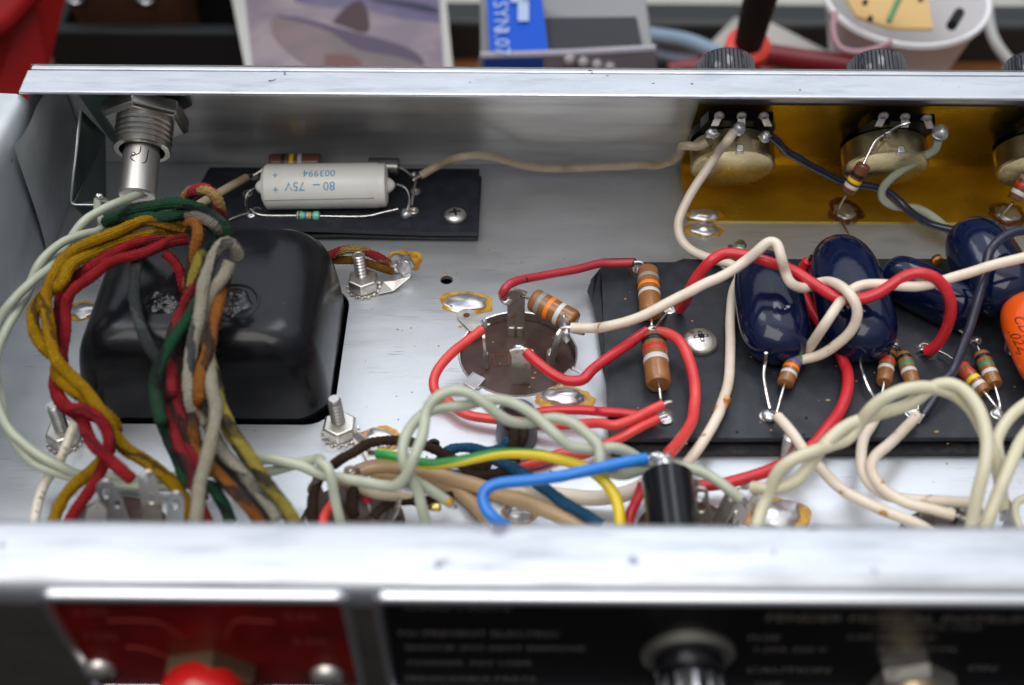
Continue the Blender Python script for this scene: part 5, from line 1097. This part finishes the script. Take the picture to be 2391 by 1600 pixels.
# cream pair
gP = 'cream twisted pair arching over the front of the main board'
wire('cream wire forming the outer arch at the right front', CREAM, .155, segs(('Y3', [(1900, 1650, 1.3), (1935, 1480, 1.7), (1975, 1280, 2.2), (2030, 1050, 2.7), (2050, 850, 3.0), (2010, 650, 3.25), (1930, 510, 3.35), (1830, 420, 3.4), (1720, 390, 3.4), (1620, 420, 3.25), (1520, 500, 3.0), (1400, 570, 2.75), (1250, 615, 2.55), (1080, 670, 2.45), (930, 730, 2.4), (820, 820, 2.3), (720, 930, 2.05), (640, 1050, 1.8), (540, 1160, 1.6), (400, 1215, 1.5), (280, 1225, 1.45), (190, 1215, 1.35)])), gP)
wire('cream wire forming the inner arch and ending below the crossing', CREAM, .155, segs(('Y3', [(2170, 1380, 1.4), (2150, 1150, 1.9), (2100, 960, 2.3), (2030, 780, 2.6), (1940, 620, 2.9), (1800, 490, 3.1), (1640, 430, 3.25), (1480, 425, 3.3), (1330, 455, 3.25), (1200, 530, 3.0), (1110, 620, 2.7), (1030, 730, 2.3), (950, 830, 2.1), (840, 870, 2.1), (700, 920, 2.3), (570, 970, 2.3), (450, 1040, 2.1), (370, 1130, 1.8), (320, 1260, 1.4), (260, 1400, 1.1), (215, 1560, .9)])), gP)
wire('cream wire at the right edge crossing over the arch', CREAM, .15, segs(('Y3', [(2480, 480, 2.6), (2343, 560, 2.5), (2250, 640, 2.4), (2170, 740, 2.3), (2125, 860, 2.2), (2150, 1000, 2.1), (2175, 1120, 2.0)])), gP)
wire('cream wire at the right edge running down to the front rim', CREAM, .155, segs(('Y3', [(2500, 600, 3.0), (2400, 740, 2.9), (2320, 850, 2.8), (2250, 1000, 2.6), (2180, 1160, 2.4), (2120, 1310, 2.1), (2060, 1460, 1.8), (2000, 1640, 1.4)])), gP)
wire('thin white wire bending round the lug at the right edge near the front', CREAM, .10, segs(('Y3', [(2420, 1270, .9), (2343, 1300, 1.0), (2270, 1340, 1.0), (2270, 1430, .9), (2310, 1540, .8), (2340, 1650, .6)])), gP)
# navy and grey-green near the controls
wire('navy wire from the first control across the gold plate', NAVY, .125, [PW('PT', 1400, 610, 1.05), PW('PT', 1560, 740, 1.15)] + segs(('Y1', [(800, 435, 2.6), (900, 490, 2.3), (1010, 550, 1.9), (1120, 610, 1.5), (1230, 645, 1.3), (1370, 660, 1.2), (1470, 700, 1.0), (1560, 780, .75), (1640, 850, .7), (1740, 905, .75), (1840, 930, .8), (1930, 950, .8)])), 'wires twisted together on the gold plate')
wire('grey-green wire from the large solder ball, twisted with the navy one', GG, .125, [PW('PR', 1220, 480, 1.15), PW('PR', 1180, 600, 1.3)] + segs(('PR', [(1060, 680, 2.55), (900, 780, 2.2), (740, 880, 1.85), (620, 980, 1.5), (545, 1090, 1.15), (560, 1190, .85), (660, 1260, .6), (820, 1290, .45), (960, 1300, .5), (1100, 1360, .6), (1220, 1450, .65), (1340, 1560, .7)])), 'wires twisted together on the gold plate')
wire('navy wire arching from the right edge down to the main board', NAVY, .13, segs(('Y2', [(2480, 190, 3.0), (2343, 185, 3.1), (2240, 205, 3.15), (2150, 265, 3.1), (2085, 350, 2.95), (2055, 480, 2.65), (2020, 620, 2.35), (1980, 780, 2.05), (1930, 940, 1.75), (1870, 1090, 1.5), (1810, 1230, 1.3)]), ('RR', [(460, 1150, 1.3), (400, 1260, 1.1), (330, 1370, .9), (275, 1450, .75)])))
# tangle at the front
wire('brown cloth wire curving from the solder tag into the grommet', CB, .14, segs(('W3', [(520, 180, .8), (620, 110, 1.0), (750, 50, 1.1)]), ('Z5', [(520, 625, 1.1), (650, 600, 1.1), (800, 600, 1.0), (950, 630, .9), (1080, 680, .7), (1170, 730, .6), (1300, 800, .5), (1450, 830, .5)])), 'cloth wires at the front')
wire('brown cloth wire hooking down behind the grey-green bend', CB, .14, segs(('W3', [(330, 360, .8), (290, 450, .8), (265, 560, .8), (255, 680, .8), (260, 800, .8), (280, 920, .7)])), 'cloth wires at the front')
wire('dark brown cloth stub beside the front socket lugs', CB, .14, segs(('W3', [(800, 450, .9), (750, 520, .9), (730, 620, .9), (740, 720, .8), (770, 800, .6)])), 'cloth wires at the front')
wire('aged white wire end curving over the brown socket lugs', WHO, .13, segs(('W3', [(560, 440, .6), (620, 400, .8), (760, 430, .9), (980, 520, .9), (1180, 560, .8), (1380, 590, .6), (1560, 640, .5)])), 'cloth wires at the front')
wire('dark brown cloth wire coiled low between the blue and tan wires', CB, .15, segs(('Z5', [(1480, 820, .35), (1400, 780, .5), (1300, 800, .55), (1330, 860, .5), (1460, 870, .45), (1600, 850, .45), (1700, 870, .4), (1780, 900, .3)])), 'cloth wires at the front')
wire('dark red wire end tucked beside the brown socket lugs', REDD, .12, segs(('W3', [(700, 400, .7), (760, 440, .9), (850, 480, .9), (900, 540, .7), (930, 640, .5)])), 'cloth wires at the front')
wire('thin dark brown cloth wire lying across the front socket', CB, .12, segs(('W3', [(1950, 560, .5), (1800, 590, .6), (1500, 610, .6), (1250, 640, .6), (1080, 720, .6), (1000, 830, .5)])), 'cloth wires at the front')
wire('brown cloth wire rising out of the grey grommet', CB, .15, segs(('Z5', [(1620, 480, .8), (1680, 490, 1.0), (1680, 580, .95), (1640, 680, .7), (1600, 760, .5)])), 'cloth wires at the front')
wire('short brown cloth wire beside it in the grommet', CB, .14, segs(('Z5', [(1740, 480, .7), (1745, 560, .9), (1700, 670, .6), (1680, 760, .4)])), 'cloth wires at the front')
wire('blue cloth wire looping out of the grommet to the left', CBL, .14, segs(('Z5', [(1640, 590, .9), (1590, 660, .7), (1480, 690, .5), (1350, 655, .4), (1230, 655, .4), (1140, 690, .4), (1090, 760, .4), (1110, 840, .4), (1200, 870, .4), (1330, 850, .4), (1450, 810, .4)])), 'cloth wires at the front')
wire('blue cloth wire passing under the bright blue one to the front rim', CBL, .15, segs(('Z5', [(1500, 740, .4), (1620, 790, .6), (1730, 850, .8), (1850, 930, 1.0), (1960, 1010, 1.1), (2080, 1090, 1.2), (2200, 1160, 1.2), (2350, 1260, 1.1)])), 'cloth wires at the front')
wire('yellow wire with green stripe arching across the front', YG, .14, segs(('Z5', [(610, 700, 1.2), (700, 715, 1.3), (820, 745, 1.3), (950, 780, 1.3), (1080, 785, 1.3), (1250, 765, 1.4), (1400, 730, 1.5), (1560, 700, 1.6), (1720, 695, 1.7), (1900, 715, 1.7), (2050, 750, 1.7), (2180, 790, 1.7)]),
    ('W4', [(1330, 190, 1.7), (1450, 250, 1.7), (1570, 340, 1.7), (1680, 460, 1.6), (1760, 600, 1.5), (1800, 740, 1.4), (1815, 940, 1.2)])))
wire('bright blue wire bending back from the black cylinder joint', BLUEP, .145, segs(('W4', [(2130, 110, 2.2), (1950, 140, 2.25), (1700, 190, 2.25), (1400, 260, 2.25), (1100, 325, 2.2), (800, 365, 2.2), (500, 390, 2.1), (300, 420, 2.0), (170, 490, 1.9), (135, 600, 1.8), (180, 740, 1.7), (290, 850, 1.6), (430, 940, 1.4)])))
gT = 'thick tan and white wires low at the front'
wire('thick tan wire running low towards the front rim', TAN, .20, segs(('Z5', [(420, 860, .3), (520, 820, .35), (650, 800, .4), (800, 810, .4), (950, 840, .4), (1150, 890, .4), (1350, 940, .5), (1480, 990, .6)]), ('W4', [(350, 560, .7), (600, 620, .8), (800, 690, .9), (1000, 770, .9), (1200, 860, .9), (1400, 960, .8)])), gT)
wire('second tan wire close under the first', TAN, .19, segs(('Z5', [(560, 850, .2), (800, 870, .2), (1000, 900, .2), (1200, 960, .2), (1300, 1040, .2), (1400, 1130, .3), (1500, 1250, .3)])), gT)
wire('white wire lying low behind the blue cloth one', WH, .20, segs(('W4', [(350, 470, .3), (600, 490, .3), (900, 530, .3), (1200, 570, .35), (1500, 590, .4), (1800, 560, .5), (2000, 490, .6), (2150, 400, .6)])), gT)
joint('amber bead of flux at the end of the grey-green wire by the loop', P('Z5', 1165, 1080, .9), (.12, .12, .14), 91, m=FLUX)
joint('brass coloured solder on the lug below the grey-green loop', P('Z5', 1060, 1120, .9), (.15, .12, .1), 92, m=mat('brassy_solder', (.70, .52, .18), .25, 1))
# dust and rosin crumbs on the floor and boards
cr_ = MB(); random.seed(8)
for _ in range(150):
    x, y = random.uniform(150, 2343), random.uniform(520, 1150); z = .006
    c = P('F', x, y, z)
    if -12 < c.x < -4.5 and c.y < 27: continue
    if c.x > 2.2 and c.y < 29.2 and c.y > 21: c = P('F', x, y, BZ+.004)
    if c.y > 32 or c.y < 18: continue
    s_ = random.uniform(.012, .042); cr_.ball(c, (s_*random.uniform(.7, 2), s_, s_*.5), 6)
tag(cr_.build('rosin_crumbs', mat('rosin_crumb', (.40, .24, .08), .5)), 'tiny amber rosin crumbs scattered over the floor and boards', 'crumbs', kind='stuff')

# ============================================================ the workbench behind
BZB = -9.0
BENCH = mat('bench_wood', (.20, .075, .022), .45, 0, (.12, .045, .014), .35, .4, .65, (.3, 3, 1))
tag(MB().box((0, 75, BZB-1), (260, 120, 2)).build('workbench_top', BENCH, smooth=False), 'brown wooden workbench top', kind='structure')
SILL = mat('sill_grey', (.40, .39, .36), .5, 0, (.34, .34, .31), .4)
s_ = PD('Y8', 1200, 60, 78)
tag(MB().box((80, 64, -10.3), (168, 16, 6.2)).build('window_sill', SILL, bevel=.4), kind='structure')
tag(MB().box((80, 54.9, -8.0), (168, 2, 2.3)).build('bench_rail', mat('rail_black', (.012, .014, .015), .5), bevel=.3), kind='structure')
# red bin
RB = mat('red_bin_plastic', (.21, .002, .002), .4, 0, spec=.2)
t = thing('storage_bin', 'red plastic storage bin at the left back', 'bin')
A, B = PD('S', 108, 158, 50), PD('S', 158, -10, 56)
def slab(par, pts, th, name, m, bev=.1):
    n_ = (V(pts[1]) - V(pts[0])).cross(V(pts[2]) - V(pts[0])).normalized()
    return MB().prism([V(p) for p in pts], n_*th).build(name, m, par, smooth=False, bevel=bev)
z0 = BZB
def col(v, x, y, d): p = PD(v, x, y, d); return p
slab(t, [PD('S', -60, 60, 47), PD('S', 78, -20, 52), PD('S', 150, 330, 50), PD('S', -60, 330, 46)], .4, 'front_panel', RB)
slab(t, [PD('S', 80, -22, 52), PD('S', 160, -22, 54), PD('S', 116, 160, 52), PD('S', 116, 330, 52), PD('S', 60, 330, 50)], .4, 'side_panel', RB)
MB().tube([PD('S', -60, 95, 46.8), PD('S', 0, 62, 48.5), PD('S', 80, -22, 51.6)], .45, 10).build('rim', RB, t)
slab(t, [PD('S', -80, -20, 62), PD('S', 130, -20, 62), PD('S', 130, 40, 60), PD('S', -80, 34, 60)], .4, 'back_panel', RB)
# black crate with wooden block
t = thing('black_crate', 'matt black crate standing behind the red bin', 'crate')
KB = mat('matt_black_plastic', (.008, .010, .012), .5, 0, spec=.2)
p = PD('S', 330, 75, 56)
X = V((1, 0, 0)); bl, br_ = PD('S', 100, 74, 56), PD('S', 600, 74, 56)
zc = (bl.z + br_.z)/2
MB().box(((bl.x+br_.x)/2, bl.y + .4, (zc + BZB)/2), (br_.x-bl.x, .8, zc-BZB)).build('front_panel', KB, t, bevel=.15)
MB().box(((bl.x+br_.x)/2, bl.y + 7, (zc + BZB)/2+3), (br_.x-bl.x, .8, zc-BZB+6)).build('back_panel', KB, t, bevel=.15)  # made taller than the crate as an added dark backdrop over the bench
for x in (bl.x+.4, br_.x-.4): MB().box((x, bl.y+3.7, (zc+BZB)/2), (.8, 5.8, zc-BZB)).build('side_panel', KB, t, bevel=.15)
t = thing('wooden_block', 'dark brown wooden block with two chrome rings inside the black crate', 'block')
w0, w1 = PD('S', 175, 72, 58), PD('S', 432, 72, 58)
WB = mat('walnut', (.055, .020, .008), .5, 0, (.035, .013, .006), .6, .4, .65, (2.5, .2, .4))
MB().box(((w0.x+w1.x)/2, w0.y + 1.5, BZB + 4.9), (w1.x-w0.x, 2.6, 9.6)).build('body', WB, t, bevel=.1)
for x in (205, 366):
    c = PD('S', x, -26, 58.6); MB().lathe([(0, .42), (.1, .55), (.2, .42)], V((c.x, w0.y + .2, c.z + .75)), (0, -1, 0), 24, capa=False, capb=False).build('chrome_ring', CHR, t)
# photo print
t = thing('photo_print', 'pinkish grey photo print with white border propped up behind the chassis', 'print')
q = [PD('S', 536, -30, 58), PD('S', 1038, -30, 58), PD('S', 1062, 200, 51), PD('S', 580, 200, 51)]
PAPER = mat('photo_paper', (.42, .42, .40), .4)
slab(t, q, -.15, 'card', PAPER, .02)
nrm = (q[1]-q[0]).cross(q[2]-q[0]).normalized()
if nrm.dot(CAM - q[0]) < 0: nrm = -nrm
def onp(x, y, off):
    d = ray('S', x, y); o = q[0] + nrm*off; return CAM + d * ((o - CAM).dot(nrm) / d.dot(nrm))
def shape(pts, off, name, col, c2=None, sm=True):
    l = [onp(500 + x/3.905, y/3.905, off) for x, y in pts]
    if sm: 
        l2 = smooth(l + [l[0]], .5)[:-1]
    else: l2 = l
    MB().prism(l2, nrm*.012).build(name, mat('print_'+name, col, .35, 0, c2 or col, .5), t, smooth=False)
shape([(270, -120), (2050, -120), (2100, 700), (360, 700)], .16, 'sand', (.26, .21, .23), (.18, .145, .18), False)
shape([(700, -120), (2050, -120), (2060, 210), (1700, 170), (1420, 90), (1000, 60), (740, 20)], .175, 'water', (.095, .08, .15), (.13, .11, .18), False)
shape([(1400, -20), (1700, 10), (2062, 60), (2066, 150), (1750, 60), (1450, 20)], .19, 'dark_band', (.025, .025, .05))
shape([(520, 170), (700, 150), (1000, 210), (1250, 330), (1500, 370), (1750, 450), (1890, 530), (1930, 660), (1700, 680), (1300, 660), (900, 640), (720, 500), (540, 360)], .19, 'pale_shape', (.18, .13, .14), (.14, .115, .115))
shape([(560, 140), (760, 150), (1050, 235), (1300, 300), (1550, 365), (1800, 440), (1900, 520), (1930, 620), (1850, 560), (1650, 500), (1350, 470), (1230, 420), (1120, 310), (950, 240)], .205, 'dark_shape', (.075, .055, .09))
shape([(1080, 200), (1200, 60), (1330, -30), (1400, 100), (1420, 310), (1300, 280), (1200, 240)], .205, 'fin_shape', (.055, .03, .035))
shape([(1010, 500), (1300, 480), (1360, 600), (1350, 700), (1020, 700)], .205, 'red_patch', (.14, .065, .065))
# clear plastic case
PL = mat('clear_plastic', (.45, .42, .46), .15, 0, alpha=.30)
t = thing('plastic_case', 'clear plastic case with bright blue label and dark foam inside', 'case')
a = PD('S', 1118, 128, 50); b = PD('S', 1530, 128, 50)
yF = a.y; zt_ = a.z
def face(v, x, y, off=0): return PY(v, x, y, yF + off)
CASE = mat('case_plastic', (.17, .155, .175), .2)
slab(t, [PY('Y8', -140, 240, yF-.2), PY('Y8', 665, 232, yF-.2), PY('Y8', 680, 420, yF-.2), PY('Y8', -160, 420, yF-.2)], -.2, 'lower_tray', CASE, .1)
MB().tube([PY('S', 1122, 130, yF-.3), PY('S', 1330, 124, yF-.3), PY('S', 1530, 113, yF-.3)], .16, 8).build('lip', mat('case_lip', (.30, .28, .33), .25), t)
back = [PY('S', 1120, -30, yF+3), PY('S', 1505, -30, yF+3), PY('S', 1525, 112, yF+.2), PY('S', 1122, 126, yF+.2)]
slab(t, back, .15, 'lid', mat('lid_grey', (.15, .15, .16), .3), .05)
slab(t, [p_ + V((0, -.25, .1)) for p_ in (PY('S', 1272, 38, yF+1.8), PY('S', 1485, 36, yF+1.8), PY('S', 1500, 108, yF+.2), PY('S', 1285, 118, yF+.2))], .1, 'foam', mat('foam_dark', (.035, .037, .045), .9), .05)
BLab = mat('blue_label', (.002, .075, .52), .5, 0, spec=.2)
lab = [PY('S', 1136, -30, yF+2.6), PY('S', 1262, -30, yF+2.6), PY('S', 1280, 118, yF-.0), PY('S', 1144, 122, yF-.0)]
lab = [p_ + V((0, -.35, .15)) for p_ in lab]
slab(t, lab, .06, 'label', BLab, .01)
slab(t, [PY('S', 1130, 138, yF-.45), PY('S', 1268, 136, yF-.45), PY('S', 1270, 250, yF-.45), PY('S', 1130, 250, yF-.45)], .05, 'lower_label', mat('blue_label_lower', (.01, .045, .25), .35), .01)
nl = (lab[1]-lab[0]).cross(lab[2]-lab[0]).normalized(); nl = nl if nl.dot(CAM - lab[0]) > 0 else -nl
INKL = mat('label_print', (.32, .42, .62), .4)
dn = (lab[3]-lab[0]).normalized(); side = nl.cross(dn)
for s2_, x, y, sz in (('SYN', 1152, 2, 1.0), ('3.07', 1154, 62, 1.0)):
    o = CAM + ray('S', x, y) * ((lab[0] + nl*.1 - CAM).dot(nl) / ray('S', x, y).dot(nl))
    text_part(s2_, .85, o, dn, side if side.x > 0 else -side, INKL, t, name='print', sx=.9)
for x, y, w_, h_ in ((1222, 24, 26, 52), (1214, -4, 44, 20)):
    q_ = [CAM + ray('S', a_, b__) * ((lab[0] + nl*.1 - CAM).dot(nl) / ray('S', a_, b__).dot(nl)) for a_, b__ in ((x-w_/2, y-h_/2), (x+w_/2, y-h_/2), (x+w_/2, y+h_/2), (x-w_/2, y+h_/2))]
    MB().prism(q_, nl*.02).build('print_block', INKL, t, smooth=False)
for x, y in ((1330, 140), (1362, 146), (1394, 152), (1424, 158)): MB().ball(PY('S', x, y, yF-.5), .26, 10).build('bead', mat('bead_grey', (.30, .28, .30), .3), t)
# cables, screwdriver, pliers, cloth
tag(MB().tube(smooth([PD('S', x, y, d) for x, y, d in ((1500, 80, 60), (1560, 88, 59), (1610, 98, 58), (1660, 118, 57), (1700, 140, 56))]), .38, 10).build('cable', mat('pale_blue_cable', (.22, .30, .40), .35)), 'pale blue cable lying beside the clear plastic case', 'cable')
t = thing('screwdriver', 'black handled tool with orange collar leaning over the bench', 'screwdriver')
h0, h1 = PD('S', 1745, 112, 50), PD('S', 1790, -60, 46)
MB().lathe([(0, .56), ((h1-h0).length, .68)], h0, h1-h0, 28).build('handle', mat('handle_black', (.006, .008, .011), .5, 0, spec=.2), t)
ORC = mat('collar_orange', (.66, .028, .008), .35)
MB().lathe([(-1.3, .5), (-.7, .72), (-.2, .92), (.2, .90), (.35, .65)], h0, h1-h0, 28).build('collar', ORC, t)
MB().lathe([(-9, .3), (-1.1, .35)], h0, h1-h0, 14).build('shaft', STEEL, t)
t = thing('paper_cloth', 'crumpled pale grey paper lying on the bench behind the screwdriver', 'paper')
pc = [(1660, 100, 58), (1715, 40, 60), (1760, 60, 60), (1850, 92, 59), (1935, 120, 57), (1950, 150, 56), (1800, 155, 55), (1670, 140, 56)]
base = [PD('S', x, y, d) for x, y, d in pc]; cen = sum(base, V((0, 0, 0))) / len(base) + V((0, 0, 1.2)); vs = [cen] + base + [V((b_.x, b_.y, BZB)) for b_ in base]; n = len(base)
MB().add(vs, [(0, i+1, (i+1) % n + 1) for i in range(n)] + [(i+1, i+1+n, (i+1) % n + 1 + n, (i+1) % n + 1) for i in range(n)]).build('sheet', mat('pale_paper', (.36, .34, .32), .8, bump=.4, bs=1), t, ang=60)
t = thing('pliers', 'dark red plastic handles of pliers lying across the bench', 'pliers')
DR = mat('dark_red_grip', (.15, .006, .012), .35)
MB().tube(smooth([PD('S', x, y, d) for x, y, d in ((1640, 150, 54), (1700, 138, 54), (1780, 128, 54), (1880, 142, 53), (1980, 155, 52), (2080, 175, 51))]), .48, 12).build('grip', DR, t)
MB().tube(smooth([PD('S', x, y, d) for x, y, d in ((1560, 168, 54), (1640, 158, 54), (1720, 165, 53), (1800, 180, 53))]), .42, 12).build('grip', DR, t)
MB().tube(smooth([PD('S', x, y, d) for x, y, d in ((1500, 130, 57), (1560, 150, 56), (1640, 160, 55))]), .7, 10).build('jaw', mat('jaw_steel', (.09, .09, .11), .3, 1), t)
# cup
t = thing('plastic_cup', 'white plastic cup holding a yellowish circuit board scrap', 'cup')
CUPM = mat('cup_plastic', (.72, .71, .73), .4)
cc = PD('S', 2115, -12, 52); R1 = 3.35
ax_ = V((.0, .10, -1)).normalized()
MB().lathe([(-.05, R1+.12), (.12, R1+.16), (.22, R1+.05), (.3, R1-.05), (3.0, R1-.75), (6.6, R1-1.5), (6.6, 0.05)], cc, ax_, 48, capa=False, capb=False).build('outer_wall', CUPM, t, ang=50)
MB().lathe([(-.05, R1+.12), (-.02, R1-.05), (.2, R1-.14), (3.0, R1-.9), (6.3, R1-1.65), (6.3, .05)], cc, ax_, 48, capa=False, capb=False).build('inner_wall', CUPM, t, ang=50)
MB().tube(smooth([PD('S', x, y, d-.3) for x, y, d in ((1950, 30, 48.9), (1945, 70, 48.6), (1960, 110, 48.4), (2000, 122, 48.3), (2050, 112, 48.2), (2080, 98, 48.3))]), .12, 8).build('pink_stain', mat('pink_mark', (.36, .20, .24), .5), t)
t = thing('circuit_scrap', 'yellowish circuit board scrap with green and black leads standing in the cup', 'circuit board')
q_ = [PD('S', 1955, -40, 52.5), PD('S', 2160, -40, 53), PD('S', 2180, 66, 50.6), PD('S', 2080, 64, 50.2), PD('S', 2000, 36, 50.2)]
slab(t, q_, .15, 'board', mat('ochre_board', (.58, .38, .15), .5), .02)
for x, y in ((2020, 6), (2032, 44), (2150, -2)):
    MB().ball(PD('S', x, y, 50.0), (.12, .10, .14), 10).build('component', KB, t)
MB().tube([PD('S', 2100, -5, 50.0), PD('S', 2075, 50, 49.8)], .12, 8).build('green_lead', mat('green_lead', (.10, .26, .10), .4), t)
tag(MB().tube([PD('S', 2240, 30, 51), PD('S', 2222, 60, 49.9)], .22, 8).build('dark_scrap', KB), 'small dark scrap leaning inside the cup', 'scrap')
tag(MB().tube(smooth([PD('S', x, y, d) for x, y, d in ((2305, -30, 60), (2308, 40, 58), (2320, 90, 56), (2345, 130, 54.5), (2375, 160, 53), (2420, 190, 52))]), .24, 8).build('cable', mat('thin_white_cable', (.42, .41, .40), .5)), 'thin white cable hanging at the right behind the cup', 'cable')

# ============================================================ put every thing's origin at its base
bpy.context.view_layer.update()
def tree(o):
    yield o
    for c in o.children: yield from tree(c)
for o in [o for o in COL.objects if o.parent is None and o.type in {'MESH', 'EMPTY'}]:
    ms = {x.data for x in tree(o) if x.type == 'MESH'}; vs = [v.co for m in ms for v in m.vertices]
    if not vs: continue
    lo = V((min(v.x for v in vs), min(v.y for v in vs), min(v.z for v in vs))); hi = V((max(v.x for v in vs), max(v.y for v in vs), 0))
    c = V(((lo.x+hi.x)/2, (lo.y+hi.y)/2, lo.z))
    for m in ms: m.transform(Matrix.Translation(-c)); 
    o.location = c
